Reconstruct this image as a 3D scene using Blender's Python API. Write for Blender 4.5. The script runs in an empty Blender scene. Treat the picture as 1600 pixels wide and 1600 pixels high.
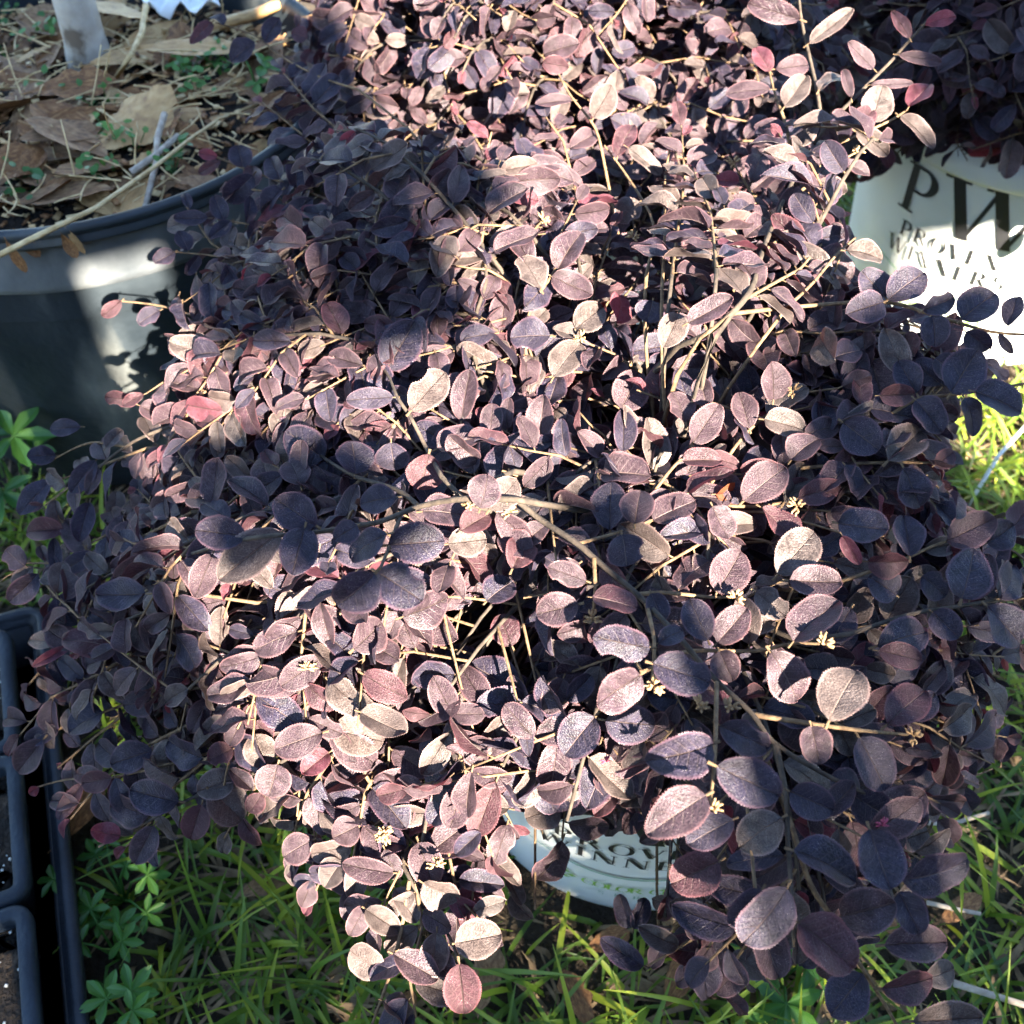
import bpy, bmesh, math, random
import numpy as np
from mathutils import Vector, Matrix
R_ = math.radians
rng = random.Random(7)

# ------------------------------------------------------------------ camera, sky, sun, exposure
scene = bpy.context.scene
COL = scene.collection
CAM_H, PITCH, FPX = 0.92, R_(50), 1640.0
cd = bpy.data.cameras.new('camera'); cam = bpy.data.objects.new('camera', cd); COL.objects.link(cam)
cam.location = (0, 0, CAM_H); cam.rotation_euler = (R_(90) - PITCH, 0, 0)
cd.sensor_width = 36; cd.lens = 36 * FPX / 1600; cd.clip_start = 0.02; cd.clip_end = 400
cd.dof.use_dof = True; cd.dof.focus_distance = 0.62; cd.dof.aperture_fstop = 11.0
scene.camera = cam

SUN_EL, SUN_AZ = R_(33), R_(25)          # sun behind the camera, a little to its right
SUNH = Vector((math.sin(SUN_AZ), -math.cos(SUN_AZ), 0))
SUNV = Vector((SUNH.x * math.cos(SUN_EL), SUNH.y * math.cos(SUN_EL), math.sin(SUN_EL)))
world = bpy.data.worlds.new('World'); scene.world = world; world.use_nodes = True
wn = world.node_tree.nodes; wl = world.node_tree.links
sky = wn.new('ShaderNodeTexSky'); sky.sky_type = 'NISHITA'; sky.sun_disc = False
sky.air_density = 1.0; sky.dust_density = 0.0; sky.ozone_density = 2.0
sky.sun_elevation = SUN_EL; sky.sun_rotation = math.atan2(SUNV.x, SUNV.y)
wl.new(sky.outputs[0], wn['Background'].inputs[0]); wn['Background'].inputs[1].default_value = 0.05
sl = bpy.data.lights.new('sun', 'SUN'); sl.energy = 5.0; sl.angle = R_(0.5); sl.color = (1.0, 0.90, 0.75)
sun = bpy.data.objects.new('sun', sl); COL.objects.link(sun); sun.location = (2, -4, 5)
sun.rotation_euler = SUNV.to_track_quat('Z', 'Y').to_euler()
scene.view_settings.view_transform = 'Standard'; scene.view_settings.look = 'None'
scene.view_settings.exposure = 3.9; scene.view_settings.gamma = 1.0
scene.view_settings.use_curve_mapping = False
cy = scene.cycles
cy.use_adaptive_sampling = True; cy.adaptive_threshold = 0.03
cy.max_bounces = 4; cy.diffuse_bounces = 2; cy.glossy_bounces = 2; cy.transmission_bounces = 2; cy.caustics_reflective = False; cy.caustics_refractive = False

# ------------------------------------------------------------------ measuring helpers
_c, _s = math.cos(PITCH), math.sin(PITCH)
VF, VR, VD = Vector((0, _c, -_s)), Vector((1, 0, 0)), Vector((0, -_s, -_c))
EYE = Vector((0, 0, CAM_H))
def ray(x, y): return VF + VR * ((x - 800) / FPX) + VD * ((y - 800) / FPX)
def at_d(x, y, d): return EYE + ray(x, y) * d          # photo point at a distance along the view
def at_z(x, y, z):
    r = ray(x, y); return EYE + r * ((z - CAM_H) / r.z)  # photo point at a height above ground
def seen(p):
    q = p - EYE; d = q.dot(VF)
    return 800 + FPX * q.dot(VR) / d, 800 + FPX * q.dot(VD) / d, d
def in_poly(x, y, poly):
    r = False; j = len(poly) - 1
    for i in range(len(poly)):
        xi, yi = poly[i]; xj, yj = poly[j]
        if (yi > y) != (yj > y) and x < (xj - xi) * (y - yi) / (yj - yi) + xi: r = not r
        j = i
    return r

# ------------------------------------------------------------------ object helpers
def mesh_obj(name, verts, faces, mats, parent=None, smooth=True, mi=None, uv=None, uv2=None):
    me = bpy.data.meshes.new(name)
    me.from_pydata([tuple(v) for v in verts], [], faces)
    for m in (mats if isinstance(mats, (list, tuple)) else [mats]): me.materials.append(m)
    if mi is not None: me.polygons.foreach_set('material_index', mi)
    if uv is not None:
        L = me.uv_layers.new(name='UVMap'); L.data.foreach_set('uv', np.asarray(uv, dtype=np.float32).ravel())
    if uv2 is not None:
        L = me.uv_layers.new(name='Rnd'); L.data.foreach_set('uv', np.asarray(uv2, dtype=np.float32).ravel())
    if smooth: me.polygons.foreach_set('use_smooth', [True] * len(me.polygons))
    me.update()
    o = bpy.data.objects.new(name, me); COL.objects.link(o)
    if parent: o.parent = parent
    return o
def empty(name, loc):
    o = bpy.data.objects.new(name, None); COL.objects.link(o); o.location = loc; o.empty_display_size = .05; return o
def tag(o, label, cat, group=None, kind=None):
    o['label'] = label; o['category'] = cat
    if group: o['group'] = group
    if kind: o['kind'] = kind
    return o
def local(p, parent):  # world point into the frame of an unrotated parent Empty
    return Vector(p) - parent.location if parent else Vector(p)

class MB:
    def __init__(s): s.v = []; s.f = []; s.mi = []
    def tube(s, pts, r0, r1, n=5, m=0, cap=True):
        pts = [Vector(p) for p in pts]; k = len(pts); b = len(s.v)
        up = Vector((.3, .2, 1)).normalized()
        for i, p in enumerate(pts):
            t = (pts[min(i + 1, k - 1)] - pts[max(i - 1, 0)])
            if t.length < 1e-9: t = Vector((0, 0, 1))
            t.normalize()
            a = t.cross(up)
            if a.length < 1e-3: a = t.cross(Vector((1, 0, 0)))
            a.normalize(); c = t.cross(a)
            r = r0 + (r1 - r0) * i / max(k - 1, 1)
            for j in range(n):
                w = 2 * math.pi * j / n
                s.v.append(p + a * (math.cos(w) * r) + c * (math.sin(w) * r))
        for i in range(k - 1):
            for j in range(n):
                q = (j + 1) % n
                s.f.append((b + i * n + j, b + i * n + q, b + (i + 1) * n + q, b + (i + 1) * n + j)); s.mi.append(m)
        if cap:
            s.f.append(tuple(b + (k - 1) * n + j for j in range(n))); s.mi.append(m)
    def box(s, c, sz, rot=None, m=0):
        b = len(s.v)
        for x in (-.5, .5):
            for y in (-.5, .5):
                for z in (-.5, .5):
                    p = Vector((x * sz[0], y * sz[1], z * sz[2]))
                    if rot: p = rot @ p
                    s.v.append(Vector(c) + p)
        for f in ((0, 1, 3, 2), (4, 6, 7, 5), (0, 4, 5, 1), (2, 3, 7, 6), (0, 2, 6, 4), (1, 5, 7, 3)):
            s.f.append(tuple(b + i for i in f)); s.mi.append(m)
    def lathe(s, prof, n=64, m=0):
        b = len(s.v); k = len(prof)
        for r, z in prof:
            for j in range(n):
                w = 2 * math.pi * j / n; s.v.append(Vector((r * math.cos(w), r * math.sin(w), z)))
        for i in range(k - 1):
            for j in range(n):
                q = (j + 1) % n
                s.f.append((b + i * n + j, b + i * n + q, b + (i + 1) * n + q, b + (i + 1) * n + j)); s.mi.append(m)
    def build(s, name, mats, parent=None, smooth=True):
        return mesh_obj(name, s.v, s.f, mats, parent, smooth, s.mi)

# ------------------------------------------------------------------ materials
def new_mat(name):
    m = bpy.data.materials.new(name); m.use_nodes = True
    return m, m.node_tree.nodes, m.node_tree.links, m.node_tree.nodes['Principled BSDF']
def N(nodes, t, **kw):
    n = nodes.new(t)
    for k, v in kw.items(): setattr(n, k, v)
    return n
def mth(nd, lk, op, a, b=None, clamp=False):
    n = nd.new('ShaderNodeMath'); n.operation = op; n.use_clamp = clamp
    for i, v in enumerate((a, b)):
        if v is None: continue
        if isinstance(v, (int, float)): n.inputs[i].default_value = v
        else: lk.new(v, n.inputs[i])
    return n.outputs[0]
def mixc(nd, lk, f, a, b, blend='MIX'):
    n = nd.new('ShaderNodeMix'); n.data_type = 'RGBA'; n.blend_type = blend
    for sck, v in ((n.inputs[0], f), (n.inputs[6], a), (n.inputs[7], b)):
        if isinstance(v, (int, float)): sck.default_value = v
        elif isinstance(v, tuple): sck.default_value = (*v, 1)[:4]
        else: lk.new(v, sck)
    return n.outputs[2]
def ramp(nd, lk, fac, stops):
    n = nd.new('ShaderNodeValToRGB'); e = n.color_ramp.elements
    while len(e) < len(stops): e.new(.5)
    for el, (p, c) in zip(e, stops): el.position = p; el.color = (*c, 1)
    lk.new(fac, n.inputs[0]); return n.outputs[0]
def noise_mat(name, stops, scale, rough=.8, bump=.3, bscale=None, detail=6, spec=.3, coord='Object', bdist=.004, stretch=None):
    m, nd, lk, P = new_mat(name)
    tc = nd.new('ShaderNodeTexCoord')
    nz = N(nd, 'ShaderNodeTexNoise'); nz.inputs['Scale'].default_value = scale; nz.inputs['Detail'].default_value = detail
    src = tc.outputs[coord]
    if stretch:
        mp = nd.new('ShaderNodeMapping'); mp.inputs['Scale'].default_value = stretch; lk.new(src, mp.inputs[0]); src = mp.outputs[0]
    lk.new(src, nz.inputs['Vector'])
    lk.new(ramp(nd, lk, nz.outputs[0], stops), P.inputs['Base Color'])
    P.inputs['Roughness'].default_value = rough; P.inputs['Specular IOR Level'].default_value = spec
    if bump:
        n2 = N(nd, 'ShaderNodeTexNoise'); n2.inputs['Scale'].default_value = bscale or scale * 3; n2.inputs['Detail'].default_value = 5
        lk.new(tc.outputs[coord], n2.inputs['Vector'])
        bp = nd.new('ShaderNodeBump'); bp.inputs['Strength'].default_value = bump; bp.inputs['Distance'].default_value = bdist
        lk.new(n2.outputs[0], bp.inputs['Height']); lk.new(bp.outputs[0], P.inputs['Normal'])
    return m

def leaf_mat(name, base, edge, rough=.46, sheen=.05, fuzz=1.0, trans=.06):
    """plum shrub leaf: pale midrib and veins, mottled blade, pale hairs scattered over it, hairy pinkish margin"""
    m, nd, lk, P = new_mat(name)
    uv = N(nd, 'ShaderNodeUVMap', uv_map='UVMap'); rd = N(nd, 'ShaderNodeUVMap', uv_map='Rnd')
    s1 = nd.new('ShaderNodeSeparateXYZ'); lk.new(uv.outputs[0], s1.inputs[0])
    s2 = nd.new('ShaderNodeSeparateXYZ'); lk.new(rd.outputs[0], s2.inputs[0])
    oi = nd.new('ShaderNodeObjectInfo')
    r1 = mth(nd, lk, 'FRACT', mth(nd, lk, 'ADD', s2.outputs[0], oi.outputs['Random']))
    r2 = mth(nd, lk, 'FRACT', mth(nd, lk, 'ADD', s2.outputs[1], mth(nd, lk, 'MULTIPLY', oi.outputs['Random'], 7.31)))
    t = s1.outputs[0]
    side = mth(nd, lk, 'ABSOLUTE', mth(nd, lk, 'MULTIPLY', mth(nd, lk, 'SUBTRACT', s1.outputs[1], .5), 2))
    # coordinates in the blade shifted per leaf
    cb = nd.new('ShaderNodeCombineXYZ'); lk.new(t, cb.inputs[0]); lk.new(mth(nd, lk, 'MULTIPLY', s1.outputs[1], .62), cb.inputs[1]); lk.new(mth(nd, lk, 'MULTIPLY', r1, 40), cb.inputs[2])
    nz = N(nd, 'ShaderNodeTexNoise'); nz.inputs['Scale'].default_value = 5; nz.inputs['Detail'].default_value = 2; lk.new(cb.outputs[0], nz.inputs['Vector'])
    fine = N(nd, 'ShaderNodeTexNoise'); fine.inputs['Scale'].default_value = 36; fine.inputs['Detail'].default_value = 1; lk.new(cb.outputs[0], fine.inputs['Vector'])
    vo = N(nd, 'ShaderNodeTexVoronoi'); vo.inputs['Scale'].default_value = 36; lk.new(cb.outputs[0], vo.inputs['Vector'])
    # veins
    mid = mth(nd, lk, 'SUBTRACT', 1, mth(nd, lk, 'MULTIPLY', side, 22), True)
    ph = mth(nd, lk, 'FRACT', mth(nd, lk, 'SUBTRACT', mth(nd, lk, 'MULTIPLY', t, 6.5), mth(nd, lk, 'MULTIPLY', side, 1.7)))
    lat = mth(nd, lk, 'SUBTRACT', 1, mth(nd, lk, 'MULTIPLY', mth(nd, lk, 'ABSOLUTE', mth(nd, lk, 'SUBTRACT', ph, .5)), 13), True)
    lat = mth(nd, lk, 'MULTIPLY', lat, mth(nd, lk, 'SUBTRACT', 1, side, True))
    vein = mth(nd, lk, 'MAXIMUM', mid, mth(nd, lk, 'MULTIPLY', lat, .5))
    marg = mth(nd, lk, 'MULTIPLY', mth(nd, lk, 'SUBTRACT', side, .86), 7, True)
    hair = mth(nd, lk, 'MULTIPLY', mth(nd, lk, 'SUBTRACT', .22, vo.outputs['Distance']), 7, True)
    hair = mth(nd, lk, 'MULTIPLY', hair, mth(nd, lk, 'MULTIPLY', mth(nd, lk, 'SUBTRACT', nz.outputs[0], .42), 5, True))
    dark = tuple(x * .42 for x in base); lite = tuple(min(1, x * 1.75) for x in base)
    c = mixc(nd, lk, mth(nd, lk, 'MULTIPLY', mth(nd, lk, 'SUBTRACT', nz.outputs[0], .3), 2.2, True), dark, lite)
    c = mixc(nd, lk, mth(nd, lk, 'MULTIPLY', r2, .55), c, tuple(x * f for x, f in zip(base, (1.35, 1.15, 1.1))))
    gr = mth(nd, lk, 'MULTIPLY', mth(nd, lk, 'SUBTRACT', fine.outputs[0], .36), 3.2, True)
    c = mixc(nd, lk, gr, mixc(nd, lk, 1.0, c, (.5, .5, .53), 'MULTIPLY'), c)
    c = mixc(nd, lk, mth(nd, lk, 'MULTIPLY', gr, .10), c, (.15, .115, .11))
    c = mixc(nd, lk, mth(nd, lk, 'MULTIPLY', vein, .62), c, (.17, .12, .105))
    c = mixc(nd, lk, mth(nd, lk, 'MULTIPLY', marg, .7), c, edge)
    c = mixc(nd, lk, mth(nd, lk, 'MULTIPLY', hair, .62 * fuzz), c, (.42, .36, .33))
    lk.new(c, P.inputs['Base Color'])
    P.inputs['Roughness'].default_value = rough
    lk.new(mth(nd, lk, 'ADD', mth(nd, lk, 'MULTIPLY', r2, .22), rough - .08), P.inputs['Roughness'])
    P.inputs['Specular IOR Level'].default_value = .22
    h = mth(nd, lk, 'ADD', mth(nd, lk, 'MULTIPLY', fine.outputs[0], .5), mth(nd, lk, 'MULTIPLY', vein, -.6))
    bp = nd.new('ShaderNodeBump'); bp.inputs['Strength'].default_value = .8; bp.inputs['Distance'].default_value = .0013
    lk.new(h, bp.inputs['Height']); lk.new(bp.outputs[0], P.inputs['Normal'])
    tr = nd.new('ShaderNodeBsdfTranslucent'); tr.inputs[0].default_value = (min(1, base[0] * 5), base[1] * 2.2, base[2] * 2.2, 1)
    mx = nd.new('ShaderNodeMixShader'); mx.inputs[0].default_value = trans
    lk.new(P.outputs[0], mx.inputs[1]); lk.new(tr.outputs[0], mx.inputs[2])
    lk.new(mx.outputs[0], nd['Material Output'].inputs[0])
    return m

M = {}
M['twig'] = noise_mat('twig_bark', [(.3, (.060, .034, .019)), (.7, (.18, .115, .06))], 220, .85, .6, 900, bdist=.001)
LEAF_M = [leaf_mat('leaf_plum', (.033, .0195, .0265), (.13, .066, .070)),
          leaf_mat('leaf_navy', (.0155, .0130, .027), (.08, .042, .056)),  # darkened to deepen the leaves that lie in shade
          leaf_mat('leaf_burgundy', (.042, .017, .023), (.12, .045, .05), trans=.12),
          leaf_mat('leaf_young', (.085, .024, .036), (.17, .06, .07), rough=.5, trans=.2),
          leaf_mat('leaf_dusky', (.058, .046, .042), (.17, .11, .10)),  # made creamier to brighten the sunlit leaves
          leaf_mat('leaf_old_orange', (.13, .035, .010), (.16, .05, .02), fuzz=.3, trans=.25),
          leaf_mat('leaf_green', (.06, .14, .03), (.1, .2, .05), fuzz=.2, trans=.2)]
LEAF_ALL = LEAF_M + [M['twig']]
M['bark'] = noise_mat('grey_bark', [(.3, (.022, .017, .014)), (.7, (.075, .055, .04))], 160, .9, .6, 700, bdist=.001)  # darkened so thick and near stems read as shaded
M['capsule'] = noise_mat('dry_capsule', [(.3, (.16, .09, .045)), (.7, (.34, .22, .11))], 150, .8, .4)
M['flower'] = noise_mat('pink_flower', [(.3, (.16, .014, .04)), (.7, (.28, .05, .08))], 150, .6, .2)

# ------------------------------------------------------------------ leaf meshes (shared), local: base at origin, +x to the tip, +z upper face
def leaf_geo(seed, ratio=.62, fold=.28, nseg=10, tip=2.2, tooth=.024, curl=.16, sk=1.0, bite=0.):
    r = random.Random(seed)
    V = []; F = []; UV = []; MI = []
    def face(ids, uvs, m): F.append(tuple(ids)); UV.extend(uvs); MI.append(m)
    ctwist = r.uniform(-.10, .10); wave = r.uniform(.02, .07); wp = r.uniform(0, 6); skew = sk * r.uniform(.96, 1.06)
    lop = r.uniform(-.05, .05)
    st = [i / nseg for i in range(nseg + 1)]
    st = [.5 - .5 * math.cos(math.pi * (.06 + .94 * t)) if 0 < t < 1 else t for t in st]
    def hw(t):
        x = abs(2 * (t ** skew) - 1)
        return .5 * ratio * max(0, 1 - x ** tip) ** .56
    rows = []
    for sgn in (-1, 1):
        row = []
        for t in st:
            w = hw(t) * (1 + sgn * lop)
            if bite and sgn > 0: w *= 1 - bite * math.exp(-((t - .62) / .10) ** 2)
            zc = curl * (.25 * t - t * t * .9) + .04
            zm = zc - .015
            ze = zc + abs(w) * (fold + sgn * ctwist) + wave * math.sin(wp + t * 9 + sgn)
            ze -= (w * w) * .55
            V.append(Vector((t, 0, zm))); a = len(V) - 1
            V.append(Vector((t, sgn * w * .55, zm + (ze - zm) * .62))); h = len(V) - 1
            V.append(Vector((t, sgn * w, ze))); b = len(V) - 1
            row.append((a, h, b))
        for i in range(nseg):
            (a, h, b), (c, g, d) = row[i], row[i + 1]
            s0 = .5 + sgn * .275; s1 = .5 + sgn * .5
            q1 = [(a, (st[i], .5)), (c, (st[i + 1], .5)), (g, (st[i + 1], s0)), (h, (st[i], s0))]
            q2 = [(h, (st[i], s0)), (g, (st[i + 1], s0)), (d, (st[i + 1], s1)), (b, (st[i], s1))]
            if sgn > 0: pass
            else: q1.reverse(); q2.reverse()
            face([x[0] for x in q1], [x[1] for x in q1], 0); face([x[0] for x in q2], [x[1] for x in q2], 0)
            if 0 < i < nseg:
                for k0, k1 in ((0, .34), (.34, .67), (.67, 1)):
                    p0 = V[b].lerp(V[d], k0); p1 = V[b].lerp(V[d], k1)
                    out = Vector((.35, sgn, .1)).normalized()
                    m = p0.lerp(p1, .62) + out * tooth * r.uniform(.6, 1.25)
                    if t_len(p0, p1) < 1e-5: continue
                    V.extend([p0, p1, m]); n = len(V)
                    ids = [n - 3, n - 2, n - 1]; ids = ids if sgn > 0 else ids[::-1]
                    face(ids, [(st[i], s1)] * 3, 0)
    # petiole
    b = len(V); pr = .022
    for x, k in ((-.13, 1.25), (.03, .8)):
        for j in range(3):
            w = 2 * math.pi * j / 3 + .5
            V.append(Vector((x, pr * k * math.cos(w), pr * k * math.sin(w) + (.0 if x < 0 else .03) - .012)))
    for j in range(3):
        q = (j + 1) % 3; face([b + j, b + q, b + 3 + q, b + 3 + j], [(0, .5)] * 4, 1)
    return V, F, UV, MI
def t_len(a, b): return (a - b).length

GEO = []
RATIO = (.60, .66, .54, .62, .70, .50, .60, .64, .58, .56, .52)
for i, (fo, tp, cu, sk, bi) in enumerate([(.45, 1.9, .16, 1.0, 0), (.62, 2.1, .26, .86, 0), (.55, 1.7, .14, 1.12, 0), (.35, 2.1, .34, 1.18, 0), (.66, 2.1, .22, .95, 0), (.80, 1.7, .30, 1.0, 0),
                                      (.30, 1.9, .52, 1.1, 0), (.50, 1.8, -.18, .9, 0), (.45, 1.9, .24, 1.1, .5), (1.0, 1.8, .65, 1.0, 0), (.42, 1.6, .40, .84, 0)]):
    GEO.append(leaf_geo(100 + i, RATIO[i], fo, 10, tp, .021, cu, sk, bi))
NV = len(GEO)
def lo_geo(g, nseg=10, keep=(0, 2, 4, 5, 6, 8, 10)):
    """the same blade with fewer stations and a plain margin, for leaves deep in the crown"""
    V, F, UV, MI = g; st = [None] * (nseg + 1); out = []; F2 = []; UV2 = []; MI2 = []
    per = []                                   # rows of (midrib, half, edge) per side in creation order
    k = 0; idx = [i for i in range(len(V))]
    # the six blade vertices of a station are found by their uv on the quads
    q = [f for f, m in zip(F, MI) if m == 0 and len(f) == 4]
    uvs = []; p = 0
    for f in F: uvs.append(UV[p:p + len(f)]); p += len(f)
    side = {-1: {}, 1: {}}
    for f, u in zip(F, uvs):
        if len(f) != 4: continue
        for i, (t, s) in zip(f, u):
            if (t, s) == (0, .5) and i >= len(V) - 6: continue
            sg = 1 if max(x[1] for x in u) > .5 else -1
            side[sg].setdefault(t, {})[round(abs(s - .5), 3)] = i
    for sg in (-1, 1):
        ts = sorted(side[sg]); ts = [ts[i] for i in keep if i < len(ts)]
        row = []
        for t in ts:
            d = side[sg][t]; a, b = V[d[0.0]], V[d[.5]]
            out.append(a); out.append(b); row.append((len(out) - 2, len(out) - 1))
        for i in range(len(ts) - 1):
            (a, b), (c, d) = row[i], row[i + 1]; e = .5 + sg * .5
            f = [(a, (ts[i], .5)), (c, (ts[i + 1], .5)), (d, (ts[i + 1], e)), (b, (ts[i], e))]
            if sg < 0: f.reverse()
            F2.append(tuple(x[0] for x in f)); UV2.extend(x[1] for x in f); MI2.append(0)
    return out, F2, UV2, MI2
GEO_NP = [(np.array([tuple(v) for v in g[0]]), g[1], np.array(g[2]), g[3]) for g in GEO]
LO_NP = [(np.array([tuple(v) for v in g[0]]), g[1], np.array(g[2]), g[3]) for g in (lo_geo(x) for x in GEO)]
def flat(np_geo):
    V, F, UV, MI = np_geo
    return V, np.array([i for f in F for i in f], dtype=np.int32), np.array([len(f) for f in F], dtype=np.int32), UV, np.array(MI, dtype=np.int32)
HI_FLAT = [flat(g) for g in GEO_NP]; LO_FLAT = [flat(g) for g in LO_NP]
_leafmesh = {}
def leaf_mesh(variant, tone):
    k = (variant, tone)
    if k not in _leafmesh:
        V, F, UV, MI = GEO[variant]
        me = bpy.data.meshes.new('leaf'); me.from_pydata([tuple(v) for v in V], [], F)
        me.materials.append(LEAF_M[tone]); me.materials.append(M['twig'])
        me.polygons.foreach_set('material_index', MI)
        L = me.uv_layers.new(name='UVMap'); L.data.foreach_set('uv', np.array(UV, dtype=np.float32).ravel())
        L = me.uv_layers.new(name='Rnd'); L.data.foreach_set('uv', np.full(len(UV) * 2, .37, dtype=np.float32))
        me.polygons.foreach_set('use_smooth', [True] * len(F)); me.update()
        _leafmesh[k] = me
    return _leafmesh[k]
class Leaf:
    __slots__ = ('p', 'x', 'n', 'L', 'W', 'tone', 'var', 'hero')
    def __init__(s, p, x, n, L, tone, var, W=None, hero=False):
        s.p, s.x, s.n, s.L, s.tone, s.var, s.hero = p, x, n, L, tone, var, hero; s.W = W or L
    def mat(s):
        x = s.x.normalized(); n = (s.n - x * s.n.dot(x))
        if n.length < 1e-4: n = Vector((0, 0, 1)) - x * x.z
        n.normalize(); y = n.cross(x)
        k = min(s.L, s.W)
        m = Matrix((x * s.L, y * s.W, n * k)).transposed().to_4x4(); m.translation = s.p
        return m
def joined_leaves(name, leaves, parent, fine=lambda lf: False):
    VV = []; II = []; SS = []; UU = []; RR = []; MM = []; b = 0; off = np.array(parent.location)
    for lf in leaves:
        V, I, S, UV, MI = (HI_FLAT if fine(lf) else LO_FLAT)[lf.var]; m = np.array(lf.mat())
        VV.append(V @ m[:3, :3].T + (m[:3, 3] - off)); II.append(I + b); SS.append(S); UU.append(UV)
        RR.append(np.broadcast_to(np.array([rng.random(), rng.random()]), (len(UV), 2)))
        MM.append(np.where(MI == 0, lf.tone, len(LEAF_M))); b += len(V)
    V = np.concatenate(VV).astype(np.float32); I = np.concatenate(II).astype(np.int32); S = np.concatenate(SS).astype(np.int32)
    me = bpy.data.meshes.new(name); me.vertices.add(len(V)); me.vertices.foreach_set('co', V.ravel())
    me.loops.add(len(I)); me.loops.foreach_set('vertex_index', I)
    me.polygons.add(len(S)); me.polygons.foreach_set('loop_start', np.concatenate(([0], np.cumsum(S)[:-1])).astype(np.int32))
    for m in LEAF_ALL: me.materials.append(m)
    me.polygons.foreach_set('material_index', np.concatenate(MM).astype(np.int32))
    for nm, d in (('UVMap', UU), ('Rnd', RR)):
        L = me.uv_layers.new(name=nm); L.data.foreach_set('uv', np.concatenate(d).astype(np.float32).ravel())
    me.polygons.foreach_set('use_smooth', np.ones(len(S), dtype=bool)); me.update(); me.validate()
    o = bpy.data.objects.new(name, me); COL.objects.link(o); o.parent = parent
    o['kind'] = 'stuff'; return o
def leaf_objects(leaves, parent):
    inv = Matrix.Translation(-parent.location)
    for lf in leaves:
        o = bpy.data.objects.new('leaf', leaf_mesh(lf.var, lf.tone)); COL.objects.link(o)
        o.parent = parent; o.matrix_local = inv @ lf.mat()
def rv(k=1.0): return Vector((rng.gauss(0, k), rng.gauss(0, k), rng.gauss(0, k)))
def pick_tone(tip=0):
    x = rng.random()
    if tip and x < .55: return 3 if x < .25 else 2
    x = rng.random()
    return 0 if x < .42 else 1 if x < .72 else 2 if x < .80 else 4 if x < .99 else 3

# ------------------------------------------------------------------ ground and grass
M['soil'] = noise_mat('damp_soil', [(.3, (.018, .013, .009)), (.55, (.045, .032, .020)), (.75, (.09, .07, .045))], 30, .95, .8, 120, bdist=.02)
def grass_mat(name, a, b, trans=.35):
    m, nd, lk, P = new_mat(name)
    tc = nd.new('ShaderNodeTexCoord'); nz = N(nd, 'ShaderNodeTexNoise'); nz.inputs['Scale'].default_value = 14
    lk.new(tc.outputs['Object'], nz.inputs['Vector'])
    lk.new(ramp(nd, lk, nz.outputs[0], [(.35, a), (.65, b)]), P.inputs['Base Color'])
    P.inputs['Roughness'].default_value = .45; P.inputs['Specular IOR Level'].default_value = .4
    tr = nd.new('ShaderNodeBsdfTranslucent'); tr.inputs[0].default_value = (*[min(1, x * 1.6) for x in b], 1)
    mx = nd.new('ShaderNodeMixShader'); mx.inputs[0].default_value = trans
    lk.new(P.outputs[0], mx.inputs[1]); lk.new(tr.outputs[0], mx.inputs[2]); lk.new(mx.outputs[0], nd['Material Output'].inputs[0])
    return m
M['grass'] = grass_mat('grass_green', (.044, .095, .012), (.14, .22, .022))
M['grass2'] = grass_mat('grass_lime', (.18, .25, .018), (.31, .35, .032))
M['thatch'] = noise_mat('dry_thatch', [(.3, (.09, .055, .028)), (.7, (.27, .185, .10))], 60, .9, .2)

bm = bmesh.new(); bmesh.ops.create_grid(bm, x_segments=60, y_segments=60, size=30)
for v in bm.verts:
    v.co.z = 0 if abs(v.co.x) < 4 and abs(v.co.y) < 4 else .05 * math.sin(v.co.x * .7) * math.cos(v.co.y * .5)
    if abs(v.co.x) < 4 and abs(v.co.y) < 4: v.co.z = -.004
me = bpy.data.meshes.new('ground'); bm.to_mesh(me); bm.free(); me.materials.append(M['soil'])
go = bpy.data.objects.new('ground', me); COL.objects.link(go); go['kind'] = 'structure'
tag(go, 'damp dark soil under the grass', 'ground', kind='structure')

POTS = [(0.116, 0.482), (0.625, 1.178), (0.06, 1.06)]
BLACK = Vector((-.462, 1.035, 0))
TE = Vector((.345, -.938, 0)).normalized(); TN = Vector((-TE.y * -1, 0, 0)); TN = Vector((TE.y, -TE.x, 0))   # along the tray / inward
TRAY0 = Vector((-.508, .716, 0)) + TE * .120
def blocked(x, y, pad=0):
    for (px, py) in POTS:
        if (x - px) ** 2 + (y - py) ** 2 < (.16 + pad) ** 2: return True
    if (x - BLACK.x) ** 2 + (y - BLACK.y) ** 2 < (.235 + pad) ** 2: return True
    q = Vector((x, y, 0)) - TRAY0; a = q.dot(TE); b = q.dot(TN)
    return -.01 - pad < a < .64 + pad and -pad - .004 < b < .31 + pad
def blade(mb, x, y, L, w, az, el, bend, m, tw=0.):
    d = Vector((math.cos(az), math.sin(az), 0)); side = Vector((-d.y, d.x, 0))
    p = Vector((x, y, -.003)); b = len(mb.v); n = 5; e = el
    for i in range(n + 1):
        t = i / n
        ww = w * (1 - t ** 2.2) * (.75 + .25 * min(1, t * 4)) * .5 + .0002
        sv = side * math.cos(tw * t) + Vector((0, 0, 1)) * math.sin(tw * t)
        mb.v.append(p - sv * ww); mb.v.append(p + Vector((0, 0, -ww * .35))); mb.v.append(p + sv * ww)
        p = p + (d * math.cos(e) + Vector((0, 0, 1)) * math.sin(e)) * (L / n); e -= bend / n
        if p.z < .006: p.z = .006; e = max(e, 0.02)
    for i in range(n):
        for k in (0, 1):
            a = b + i * 3 + k; mb.f.append((a, a + 1, a + 4, a + 3)); mb.mi.append(m)
g = MB(); cnt = 0
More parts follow.
